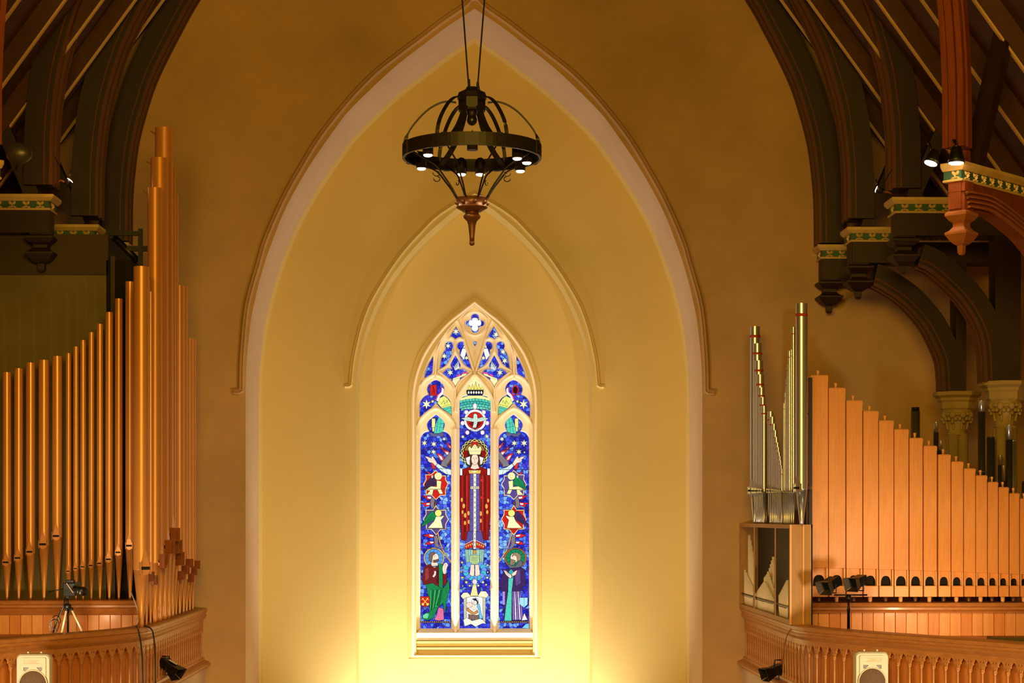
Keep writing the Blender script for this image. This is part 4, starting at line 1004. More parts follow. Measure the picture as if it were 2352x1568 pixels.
# left facade
DP = 28.2; ZC = at(160, 1377, DP)[2]
LP = [(4, 22, 855, 1288), (31, 49, 846, 1278), (58, 77, 833, 1264), (87, 109, 827, 1247), (118, 139, 818, 1228), (149, 160, 811, 1308), (166, 177, 796, 1302),
      (182, 194, 781, 1298), (201, 213, 763, 1295), (220, 233, 744, 1290), (240, 256, 717, 1281), (262, 278, 686, 1265), (286, 305, 647, 1250)]
for i, (a, b, yt, ym) in enumerate(LP):
    xc = at((a+b)/2+3, 1200, DP)[0]; r = (b-a)/2*DP/F*1.1
    t = thing('organ_pipe', '%s golden organ pipe from the left in the flat row on the left chest' % ORD[i], 'organ pipe', (xc, DP, ZC), 'golden facade pipes of the left organ')
    flue(t, xc, DP, ZC, at(a, ym+4, DP)[2], at(a, yt, DP)[2], r)
# left tower on the rail, running back to the wall
XT = -4.80
TW = [(26.4, .226, 615, 1300), (26.82, .10, 646, 1312), (27.15, .09, 672, 1320), (27.52, .22, 435, 1278), (27.93, .27, 367, 1246), (28.35, .285, 298, 1218),
      (28.75, .24, 388, 1245), (29.1, .20, 450, 1272), (29.45, .11, 658, 1310), (29.8, .15, 658, 1297), (30.2, .15, 660, 1282), (30.52, .12, 778, 1315), (30.86, .12, 778, 1300), (31.2, .12, 780, 1285)]
for i, (D, d, yt, ym) in enumerate(TW):
    D += .05
    tall = {0: 'wide nearest', 5: 'tallest', 4: 'second tallest', 13: 'farthest'}.get(i)
    lab = ('%s golden organ pipe in the stepped tower beside the end wall' % tall) if tall else ('%s golden organ pipe back from the nearest in the stepped left tower' % ORD[i])
    t = thing('organ_pipe', lab, 'organ pipe', (XT, D, ZR), 'golden tower pipes of the left organ')
    px = 1090+XT*F/D
    if i == 0:
        flue(t, XT, D, ZR, Zy(ym+6, D), Zy(yt, D), d/2, face=(.62, -.785), n=28)
    else:
        flue(t, XT, D, ZR, Zy(ym+12, D), Zy(yt, D), d/2, face=(.985, -.17), n=20, ear=(.075 if d > .13 else .055, .21 if d > .18 else .14))
    if i in (3, 4, 5): obj('tuning_hook', MB().tube([(XT-d/2-.0, D, Zy(yt+12, D)), (XT-d/2-.07, D, Zy(yt+6, D))], .012, 5), M['goldd'], t)

def chest(s, xa, xb, D, ytop, ymid, label, n0):
    g = thing('organ_chest', label, 'organ case', ((xa+xb)/2, D, -1.80))
    z1, zm = Zy(ytop, D-.15), Zy(ymid, D-.12)
    H = z1-zm
    lo, hi = min(xa, xb), max(xa, xb)
    P = [(D+.42, z1), (D-.15, z1), (D-.17, z1-.02), (D-.15, z1-.05), (D-.19, z1-.07), (D-.19, z1-.10), (D-.14, z1-.13), (D-.16, z1-.15), (D-.10, zm), (D+.42, zm)]
    K = len(P)
    mb = MB().add([(x, y, z) for x in (lo, hi) for y, z in P], [(k, (k+1) % K, K+(k+1) % K, K+k) for k in range(K)]+[tuple(range(K)), tuple(K+k for k in reversed(range(K)))])
    obj('cornice', mb, M['rail'], g)
    obj('carcass', MB().box(lo+.02, hi-.02, D-.05, D+.40, -1.80, zm), M['board2'], g)
    w_ = 25.4*D/F; k = 0; x = lo+.02
    while x < hi-.04:
        x2 = min(x+w_, hi-.02); k += 1
        obj('board', MB().box(x+.004, x2-.004, D-.075-.004*(k % 3 == 0), D-.05, -1.80, zm, bev=.004), M['board'] if (k*7) % 3 else M['board2'], g)
        x = x2
    return g
chest(-1, at(-30, 0, 28.1)[0], at(322, 0, 28.1)[0], 28.1, 1378, 1411, 'wooden organ chest of upright boards under the left golden pipes', 1)
chest(1, at(1849, 0, 27.45)[0], at(2440, 0, 27.45)[0], 27.45, 1385, 1408, 'wooden organ chest of upright boards under the square wooden pipes', 1)
# right rank of square wooden pipes
DQ = 27.4
WP = [(1862, 1902, 862), (1903.5, 1942, 891), (1944, 1981, 920), (1983, 2017.5, 944), (2019, 2052.5, 966), (2054, 2087, 986), (2089, 2119.5, 1006), (2121.5, 2152, 1024), (2155, 2183.5, 1044),
      (2185.5, 2212.5, 1060), (2214.5, 2240.5, 1076), (2242, 2267.5, 1092), (2269.5, 2292.5, 1107), (2294.5, 2317, 1119), (2319, 2341.5, 1133), (2343.5, 2365, 1145), (2367, 2388, 1157)]
zcap0, zcap1, zft = Zy(1371, DQ), Zy(1346, DQ), Zy(1385, DQ-.1)
for i, (a, b, yt) in enumerate(WP):
    k = i/16
    xa, xb = at(a, 1200, DQ)[0], at(b, 1200, DQ)[0]; dep = (xb-xa)*1.15
    t = thing('wooden_organ_pipe', '%s square wooden organ pipe from the tall left end of the sloping row' % ORD[i], 'organ pipe', ((xa+xb)/2, DQ, zft), 'square wooden pipes of the right organ')
    z1 = at(a, yt, DQ)[2]; zb = Zy(1304+k*17, DQ); w_ = xb-xa; xm = (xa+xb)/2
    obj('body', MB().box(xa, xb, DQ, DQ+dep, zb, z1, bev=.004), M['maple'], t)
    obj('stopper_block', MB().box(xa+.012, xb-.012, DQ+.01, DQ+dep-.01, z1-.01, z1+.006), M['maple2'], t)
    obj('cap_strip', MB().box(xa-.001, xb+.001, DQ-.003, DQ+.01, z1-.085*(1-.5*k), z1-.004), M['maple'], t)
    ph = .085
    obj('stopper_handle', MB().lathe(xm, DQ+dep*.4, [(.022*(1-.3*k), z1), (.02*(1-.3*k), z1+ph*.3), (.03*(1-.3*k), z1+ph*.9), (.026*(1-.3*k), z1+ph)], 10), M['maple2'], t)
    ck = w_*.12
    mo = obj('mouth_board', MB().slab([(xa+ck, zcap1), (xa+ck, zb), (xb-ck, zb), (xb-ck, zcap1)],
             [[(xm+(w_/2-ck*1.25)*(abs(cos(q))**.8)*(1 if cos(q) > 0 else -1), zcap1+.004+(zb-zcap1)*.60*max(0, sin(q))**.8) for q in [pi*j/12 for j in range(13)]]], DQ+.035, DQ+.055), M['maple'], t)
    obj('mouth', MB().box(xa+ck, xb-ck, DQ+.10, DQ+.11, zcap1, zb), M['hole'], t)
    obj('back', MB().box(xa, xb, DQ+.11, DQ+dep, zcap0, zb), M['maple'], t)
    for q0, q1 in ((xa+.002, xa+ck), (xb-ck, xb-.002)):
        obj('cheek', MB().box(q0, q1, DQ-.008, DQ+.11, zcap1, zb+.0, bev=.003), M['maple2'], t)
    cp = obj('cap', MB().box(xa+.003, xb-.003, DQ-.014, DQ+.11, zcap0, zcap1, bev=.004), M['maple2'] if i in (4, 5, 6, 7, 8) else M['maple'], t)
    for qx, qz in ((xa+.02, zcap1-.03), (xb-.02, zcap1-.03), (xm, zcap0+.012)):
        obj('screw', MB().lathe(qx, qz, [(.005, DQ-.017), (.005, DQ-.013)], 6, axis='y'), M['goldd'], cp)
    obj('foot', MB().lathe(xm, DQ+.06, [(.025, zft), (.03, zft+.02), (.034, zcap0)], 10), M['maple2'] if i % 2 else M['copper'], t)

# cabinet with tiny pipes on the straight part of the right gallery
XC0, XC1, DC0, DC1 = 4.64, 4.98, 26.85, 31.95
zc0, zc1 = ZR, Zy(1203, 29)
cab = thing('pipe_cabinet', 'glazed wooden cabinet on the right gallery rail with tiny metal pipes inside', 'cabinet', ((XC0+XC1)/2, (DC0+DC1)/2, zc0))
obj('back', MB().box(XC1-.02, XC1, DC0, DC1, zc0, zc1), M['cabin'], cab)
obj('top', MB().box(XC0, XC1, DC0, DC1, zc1-.06, zc1), M['cab'], cab)
obj('bottom', MB().box(XC0, XC1-.02, DC0+.04, DC1, zc0, zc0+.07), M['cab'], cab)
obj('far_end', MB().box(XC0, XC1-.02, DC1-.03, DC1, zc0+.07, zc1-.06), M['cab'], cab)
obj('front_panel', MB().box(XC0+.0, XC1-.02, DC0, DC0+.04, zc0, zc1-.06), M['cab'], cab)
for q0, q1 in ((XC0, XC0+.03), (XC0+.19, XC0+.215)): obj('front_stile', MB().box(q0, q1, DC0-.018, DC0, zc0, zc1, bev=.003), M['maple2'], cab)
for px in (1732, 1780):
    D = Dx(px, XC0); obj('glazing_bar', MB().box(XC0, XC0+.01, D-.045, D+.045, zc0+.07, zc1-.06), M['cab'], cab)
obj('glass_pane', MB().box(XC0+.008, XC0+.012, DC0+.04, DC1-.03, zc0+.07, zc1-.06), M['pane'], cab)
obj('inner_rail', MB().box(XC0+.03, XC0+.05, DC0+.04, DC1-.03, zc0+.24, zc0+.262), M['dark'], cab)
tiny = []
def tiny_row(pa, pb, n, fy, X, what):
    for k in range(n):
        px = pa+(pb-pa)*k/(n-1); tiny.append((px, fy(k/(n-1)), X, what))
tiny_row(1712, 1729, 9, lambda q: 1308+36*q**.8, 4.70, 'in the front row of the narrow far bay')
tiny_row(1722, 1731, 5, lambda q: 1228+50*q, 4.75, 'in the tall golden row at the back of the far bay')
tiny_row(1736, 1757, 14, lambda q: 1364-30*q, 4.70, 'in the rising front row of the middle bay')
tiny_row(1757, 1777, 11, lambda q: 1334+40*q, 4.71, 'in the falling front row of the middle bay')
tiny_row(1757, 1766, 6, lambda q: 1326-12*q, 4.78, 'in the short second row left in the middle bay')
tiny_row(1765, 1777, 7, lambda q: 1312+38*q, 4.78, 'in the falling second row of the middle bay')
tiny_row(1769, 1777, 4, lambda q: 1304-26*q, 4.86, 'among the four tallest of the middle bay')
tiny_row(1791, 1809, 10, lambda q: 1366-34*q, 4.70, 'in the rising row of the near bay')
for px, yt, X, what in tiny:
    D = Dx(px, X); zt = at(px, yt, D)[2]; r = .019+.012*(zt+1.3)
    zb = zc0+.07; zm = zb+.14
    t = thing('small_organ_pipe', 'tiny pale organ pipe '+what, 'organ pipe', (X, D, zb), 'tiny cabinet pipes '+what)
    obj('body', MB().lathe(X, D, [(.007, zb), (r, zm), (r, zt)], 8), M['tiny'], t)
    obj('mouth', MB().box(X-r-.002, X-r*.6, D-r*.6, D+r*.6, zm+.004, zm+.018), M['hole'], t)
# silver pipes standing on the cabinet
SP = [(1734, 24, 750), (1739.5, 21, 789), (1743, 20, 828), (1746, 18, 860), (1749, 15, 890), (1752, 14, 912), (1755, 13, 932)]
SB = [(1770, 14, 945), (1774, 13, 957), (1778, 11, 973), (1781, 11, 988), (1783.5, 10, 1003), (1786, 9, 1016), (1788, 8, 1027), (1790, 7, 1038), (1791.5, 7, 1047), (1793, 6, 1057), (1794.5, 6, 1068), (1796, 6, 1076)]
SC_ = [(1801, 6, 926), (1804, 6, 902), (1807, 6.5, 871), (1810, 7, 837), (1813.5, 8, 806), (1818, 8, 803), (1822.5, 9, 751), (1841, 27, 697)]
SE = [(1760, 9, 965), (1757, 8, 1000), (1754, 7, 1030), (1751, 7, 1055), (1748, 6, 1078)]
def silver(lst, X, what, grp):
    for i, (px, w_, yt) in enumerate(lst):
        D = Dx(px, X); r = w_/2*D/F; z1 = at(px, yt, D)[2]
        if w_ > 26: lab = 'widest and tallest silver organ pipe with a red band, on the cabinet'
        else: lab = '%s silver organ pipe %s' % (ORD[i], what)
        t = thing('silver_organ_pipe', lab, 'organ pipe', (X, D, zc1), grp)
        zm = at(px, 1128 if w_ < 26 else 1122, D)[2]
        flue(t, X, D, zc1, zm, z1, r, M['silver'], face=(-.8, -.6), n=16 if w_ > 12 else 10, rf=max(.012, r*.35), band=z1-(.17 if w_ > 17 else .05+.006*w_))
silver(SP, 4.78, 'from the wall in the tall stepped far group', 'silver pipes at the far end of the cabinet')
silver(SB, 4.78, 'from the tallest in the short middle group', 'short silver pipes at the middle of the cabinet')
silver(SC_, 4.80, 'counted toward the widest one at the near end', 'silver pipes at the near end of the cabinet')
silver(SE, 4.92, 'in the hidden back row behind the stepped far group', 'silver pipes in the back row')
t = thing('pipe_rack', 'thin rail holding the silver pipes above their feet', 'rack', (4.80, 27, zc1))
for y in (27.3, 29.0, 31.3): obj('post', MB().box(4.97, 4.99, y, y+.03, zc1, .42), M['dark'], t)
obj('rail', MB().box(4.965, 4.985, 26.9, 31.6, .40, .44), M['copper'], t)
t = thing('pipe_board', 'dark upright board between the widest silver pipe and the wooden pipes', 'board', (5.02, 27.3, zc0))
obj('plank', MB().box(5.0, 5.05, 27.25, 27.33, zc0-.19, Zy(866, 27.3)), M['dark'], t)
obj('hook', MB().box(4.86, 5.0, 27.22, 27.25, Zy(952, 27.3), Zy(948, 27.3)), M['black'], t)

# dark metal pipes behind the wooden rank
def backpipe(a, b, yt, ytip, mt, tip, lab, D):
    x = at((a+b)/2, 1000, D)[0]; r = (b-a)/2*D/F; z0 = -1.80; z1 = at(a, yt, D)[2]; zt = at(a, ytip, D)[2]
    t = thing('metal_organ_pipe', lab, 'organ pipe', (x, D, z0), 'metal pipes behind the wooden row')
    obj('foot', MB().lathe(x, D, [(r*.3, z0), (r, z0+.5)], 14), mt, t)
    obj('body', MB().lathe(x, D, [(r, z0+.5), (r, zt)], 14), mt, t)
    bd = MB().lathe(x, D, [(r*.88, zt-.02), (r*.88, z1-.01), (r*.92, z1)], 14)
    obj('tip', bd, tip, t)
backpipe(2092, 2113, 935, 944, M['tin'], M['black'], 'thick grey-blue metal pipe with a black cap behind the wooden row', 28.3)
backpipe(2144, 2156, 968, 993, M['dpipe'], M['silver'], 'dark metal pipe with a small bright tip left of the far column', 28.3)
backpipe(2156, 2165, 1011, 1034, M['dpipe'], M['silver'], 'short dark metal pipe with bright tip, beside a taller one', 28.2)
backpipe(2246, 2263, 919, 946, M['dpipe'], M['silver'], 'tallest dark metal pipe with a bright tip before the near column', 28.2)
backpipe(2266, 2285, 1003, 1006, M['dpipe'], M['dpipe'], 'wide black metal pipe in front of the near column', 28.3)
backpipe(2310, 2326, 975, 1010, M['dpipe'], M['silver'], 'dark metal pipe with a long bright top near the right edge', 28.15)
backpipe(2322, 2333, 1011, 1013, M['silver'], M['silver'], 'slender silver metal pipe standing right of the dark pair', 28.15)
backpipe(2292, 2303, 1045, 1068, M['dpipe'], M['silver'], 'short dark metal pipe with a bright tip in front of the column shaft', 28.2)
backpipe(2300, 2310, 1068, 1105, M['dpipe'], M['silver'], 'shortest metal pipe with a bright top half, right of the column shaft', 28.1)
backpipe(2347, 2362, 1105, 1108, M['dpipe'], M['dpipe'], 'dark metal pipe cut by the right edge of the picture', 28.2)
t = thing('bent_tube', 'curved silver tube hooking over behind the wooden pipes', 'tube', at(2271, 1130, 28.1))
q = [at(2238, 1084, 28.1), at(2258, 1083, 28.1), at(2268, 1087, 28.1), at(2271, 1096, 28.1), at(2272, 1112, 28.1), at(2272, 1380, 28.1)]
obj('tube', MB().tube([q[0], (q[0][0], q[0][1], q[0][2])]+q[1:] if False else q, .014, 8), M['tin'], t)

# ------------------------------------------------------------------ swell box and steel frame on the left
xs = at(249, 700, 28.75)[0]
g = thing('swell_box', 'large olive green boxed organ chamber behind the left pipes', 'organ chamber', (-8, 29.5, -1.80))
ztop = Zy(546, 28.75)
obj('front_panel', MB().box(-10.5, xs, 28.75, 28.8, -1.80, Zy(634, 28.75)), M['box'], g)
obj('upper_band', MB().box(-10.5, xs, 28.70, 28.76, Zy(634, 28.75), ztop), M['boxd'], g)
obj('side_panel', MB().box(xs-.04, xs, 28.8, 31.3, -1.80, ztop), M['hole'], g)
obj('lid', MB().box(-10.5, xs, 28.70, 31.3, ztop, ztop+.03), M['boxd'], g)
g = thing('steel_frame', 'black steel frame behind the tall golden pipes by the organ chamber', 'frame', at(322, 1400, 28.6))
zt = Zy(1180, 28.6)
def bar(a, b, y0, y1, D): xa, xb = at(a, y0, D)[0], at(b, y0, D)[0]; return MB().box(xa, xb, D-.03, D+.03, at(a, y1, D)[2], at(a, y0, D)[2])
obj('crossbar', bar(250, 326, 531, 541, 28.62), M['black'], g)
obj('crossbar', bar(292, 352, 565, 577, 28.66), M['black'], g)
x0, x1 = at(318, 600, 28.64)[0], at(328, 600, 28.64)[0]
obj('post', MB().box(x0, x1, 28.6, 28.66, -1.80, Zy(528, 28.64)), M['black'], g)
xq = at(262, 600, 28.7)[0]; xp = at(311, 600, 28.7)[0]
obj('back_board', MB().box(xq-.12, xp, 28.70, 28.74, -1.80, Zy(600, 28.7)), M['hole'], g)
obj('brace', MB().tube([at(262, 545, 28.68), at(318, 600, 28.68)], .06, 6), M['black'], g)
obj('stay', MB().box(at(254, 600, 28.6)[0], at(264, 600, 28.6)[0], 28.60, 28.66, -1.80, Zy(590, 28.6)), M['boxd'], g)

# ------------------------------------------------------------------ chandelier
CX, CY = at(1084, 400, 22)[0], 22.0
K = F/22.0
def cz(y): return (HOR-y)/K
g = thing('chandelier', 'black wrought-iron ring chandelier hanging in front of the chancel arch', 'chandelier', (CX, CY, cz(563)))
R0 = .838; zb = cz(365); zt_ = zb+.157
mb = MB()
n = 64; vs = []; fs = []
for r, z in ((R0, zb), (R0, zt_), (R0-.03, zt_), (R0-.03, zb)):
    for k in range(n): a = 2*pi*k/n; vs.append((CX+r*cos(a), CY+r*sin(a), z))
for i in range(4):
    for k in range(n): fs.append((i*n+k, i*n+(k+1) % n, ((i+1) % 4)*n+(k+1) % n, ((i+1) % 4)*n+k))
mb.add(vs, fs, 0, None, False); obj('ring', mb, M['iron'], g)
for k in range(8):
    a = radians(22.5+45*k)
    c = Vector((CX+(R0+.006)*cos(a), CY+(R0+.006)*sin(a), (zb+zt_)/2)); tv = Vector((-sin(a), cos(a), 0)); rv = Vector((cos(a), sin(a), 0))
    p = obj('ring_plate', MB().obox(c, tv*.035, rv*.008, Vector((0, 0, .082))), M['iron'], g)
    for q in (-1, 1): obj('rivet', MB().ball(tuple(c+rv*.012+Vector((0, 0, q*.045))), .013, 6), M['iron'], p)
    # lower rods to the bowl
    pts = smooth([(.80, zb+.05), (.62, cz(372)), (.46, cz(388)), (.36, cz(410)), (.27, cz(432)), (.19, cz(457))], 3)
    rd = obj('lower_rod', MB().tube([(CX+r*cos(a), CY+r*sin(a), z) for r, z in pts], .011, 6), M['iron'], g)
    cu = [(.45+.055*cos(b_)*(.3+.7*q/14), cz(392)-.06+.05*sin(b_)*(.3+.7*q/14)) for q, b_ in [(q, pi/2+1.5*pi*q/14) for q in range(15)]]
    obj('scroll', MB().tube([(CX+r*cos(a), CY+r*sin(a), z) for r, z in cu], .006, 5), M['iron'], rd)
for k in range(6):
    a = radians(60*k)
    pts = smooth([(.19, cz(236)), (.30, cz(233.5)), (.42, cz(240)), (.55, cz(256)), (.68, cz(282)), (.77, cz(308)), (.812, cz(335)), (.812, zb+.02)], 3)
    obj('dome_bar', MB().tube([(CX+r*cos(a), CY+r*sin(a), z) for r, z in pts], .01, flat=(.045, .016)), M['iron'], g)
    if k % 3:
        pts = smooth([(.17, cz(250)), (.24, cz(276)), (.36, cz(306)), (.55, cz(335)), (.80, cz(358))], 3)
        obj('strap', MB().tube([(CX+r*cos(a), CY+r*sin(a), z) for r, z in pts], .01, flat=(.075, .014)), M['iron'], g)
hub = MB().lathe(CX, CY, [(.165, cz(256)), (.175, cz(252)), (.175, cz(228)), (.19, cz(225)), (.17, cz(215)), (.08, cz(206)), (.07, cz(201)), (.0, cz(199))], 8, 0, pi/8, sm=False)
obj('hub', hub, M['iron'], g)
obj('lamp_holder', MB().lathe(CX, CY, [(.05, cz(270)), (.055, cz(262)), (.06, cz(250))], 12), M['iron'], g)
obj('unlit_bulb', MB().ball((CX, CY, cz(276)), .062, 12, sc=(1, 1, 1.1)), M['blackp'], g)
obj('bowl', MB().lathe(CX, CY, [(.10, cz(488)), (.13, cz(484)), (.185, cz(478)), (.19, cz(476)), (.18, cz(475)), (.18, cz(459)), (.195, cz(456.5)), (.195, cz(455)), (.17, cz(454))], 24), M['copper'], g)
for k in range(8):
    a = radians(45*k+10); obj('rosette', MB().ball((CX+.183*cos(a), CY+.183*sin(a), cz(467)), .026, 8, sc=(1, 1, 1)), M['copper'], g)
obj('finial', MB().lathe(CX, CY, [(.028, cz(556)), (.03, cz(545)), (.045, cz(518)), (.06, cz(508)), (.10, cz(501)), (.105, cz(496)), (.08, cz(491)), (.075, cz(489)), (.10, cz(486))], 20), M['copper'], g)
obj('finial_ball', MB().ball((CX, CY, cz(558.5)), .033, 12), M['copper'], g)
cans = [(983, 356, 1), (968, 387, 1), (1060, 400, 1), (1103, 400, 1), (1195, 392, 1), (1210, 373, 1), (1188, 363, 1), (1085, 345, 0)]
for px, py, on in cans:
    D = 4.25*F/(HOR-py); x = at(px, py, D)[0]
    r_ = .063
    cn_ = obj('lamp_can', MB().lathe(x, D, [(r_, 4.25), (r_, 4.41), (.03, 4.45)], 16), M['iron'], g)
    obj('lamp_bracket', MB().tube([(x, D, 4.44), (CX+(x-CX)*1.08, CY+(D-CY)*1.08, 4.46)], .012, 5), M['iron'], cn_)
    if on:
        obj('glowing_bulb', MB().ball((x, D, 4.245), r_*.85, 12, sc=(1, 1, .38)), M['lampglow'], cn_)
        light('SPOT', 'chandelier_bulb', (x, D, 4.20), 22, (1, .72, .42), (x, D, 0), spot_size=radians(150), spot_blend=.8, shadow_soft_size=.05)
for sx, xh, xt in ((-1, 1077, 1062), (1, 1097, 1113)):
    a0 = at(xh, 203, 22); a1 = at(xt, 0, 22)
    k = (14.9-a0[2])/(a1[2]-a0[2]); top = (a0[0]+(a1[0]-a0[0])*k, 22, 14.9)
    obj('cable', MB().tube([a0, top], .011, 5), M['iron'], g)
    obj('hook', MB().tube([at(xh-2, 206, 21.98), at(xh-1, 190, 21.98), at(xh+1.5, 182, 21.98), at(xh+2, 196, 22), at(xh+sx*7, 222, 21.95)], .009, 5), M['iron'], g)

# ------------------------------------------------------------------ lamps on the trusses
def downlamp(x, y, z, tilt, label, on=True, k=1.0, grp=None):
    t = thing('spotlight', label, 'spotlight', (x, y, z), grp)
    d = Vector(tilt).normalized(); up = -d
    a = Vector((1, 0, 0)) if abs(d.x) < .9 else Vector((0, 1, 0))
    u = d.cross(a).normalized(); v = d.cross(u)
    def ring(mb, prof):
        n = 16; vs = []
        for r, h in prof:
            for j in range(n): q = 2*pi*j/n; vs.append(Vector((x, y, z))+d*h+u*r*cos(q)+v*r*sin(q))
        K_ = len(prof)
        fs = [(i*n+j, i*n+(j+1) % n, (i+1)*n+(j+1) % n, (i+1)*n+j) for i in range(K_-1) for j in range(n)]
        fs += [tuple(range(n)), tuple((K_-1)*n+j for j in range(n))]
        return mb.add(vs, fs, 0, None, True)
    obj('housing', ring(MB(), [(.03*k, -.16*k), (.05*k, -.14*k), (.075*k, -.04*k), (.085*k, .0)]), M['black'], t)
    obj('lens', ring(MB(), [(.07*k, .001), (.07*k, .012*k), (.05*k, .02*k)]), M['lampglow'] if on else M['blackp'], t)
    obj('bracket', MB().tube([(x, y, z+.12*k), (x, y+.05, z+.22*k), (x, y+.15, z+.24*k)], .014*k, 6), M['black'], t)
    return t
p = at(2138, 374, 23.2); downlamp(p[0], p[1], p[2], (-.35, -.1, -1), 'lit spotlight tilted left on the end of the right diagonal beam', k=1.15)
p2 = at(2196, 373, 23.0); downlamp(p2[0], p2[1], p2[2], (.0, .05, -1), 'lit spotlight pointing straight down on the right diagonal beam', k=1.3)
light('SPOT', 'truss_lamp', (p[0]-.05, p[1]-.02, p[2]-.05), 24, (1, .62, .30), (p[0]-1.2, p[1]+1.0, p[2]-4), spot_size=radians(120), spot_blend=.6, shadow_soft_size=.06)
light('POINT', 'truss_lamp_glow', (p2[0]+.0, p2[1]-.10, p2[2]-.12), 6, (1, .60, .28), shadow_soft_size=.08)
p3 = at(2014, 435, 28.15); t3 = downlamp(p3[0], p3[1], p3[2], (-.6, .2, .25), 'small bright spotlight at the inner end of the third beam on the right', k=.72)
obj_ = t3
obj('arm', MB().tube([at(2020, 440, 28.21), at(2040, 441, 28.28), at(2052, 446, 28.36)], .015, 6), M['copperwood'], obj_)
obj('cable', MB().tube([at(2022, 436, 28.22), at(2036, 410, 28.26), at(2049, 388, 28.32)], .006, 5), M['black'], obj_)
p4 = at(160, 415, 28.15); t4 = downlamp(p4[0], p4[1], p4[2], (.45, .1, .6), 'small bright spotlight at the inner end of the third beam on the left', k=.72)
obj_ = t4
obj('arm', MB().tube([at(154, 420, 28.21), at(140, 414, 28.28), at(128, 424, 28.36)], .015, 6), M['copperwood'], obj_)
obj('cable', MB().tube([at(152, 414, 28.22), at(144, 396, 28.26), at(126, 360, 28.32)], .006, 5), M['black'], obj_)
light('POINT', 'truss_lamp_left', (p4[0]+.02, p4[1]-.14, p4[2]+.06), 2.5, (1, .5, .2), shadow_soft_size=.04)
light('POINT', 'truss_lamp_right', (p3[0]-.05, p3[1]-.1, p3[2]+.06), 1.2, (1, .5, .2), shadow_soft_size=.04)
p5 = at(44, 352, 23.1); t = thing('spotlight', 'unlit dark round spotlight above the left diagonal beam', 'spotlight', p5)
obj('housing', MB().ball(p5, .17, 16, sc=(1, .7, .8)), M['dpipe'], t)
obj('bracket', MB().tube([(p5[0], p5[1], p5[2]-.1), (p5[0]-.05, p5[1]+.05, p5[2]-.2)], .02, 6), M['black'], t)
for px, py in ((2160, 300), (2198, 290)):
    pass

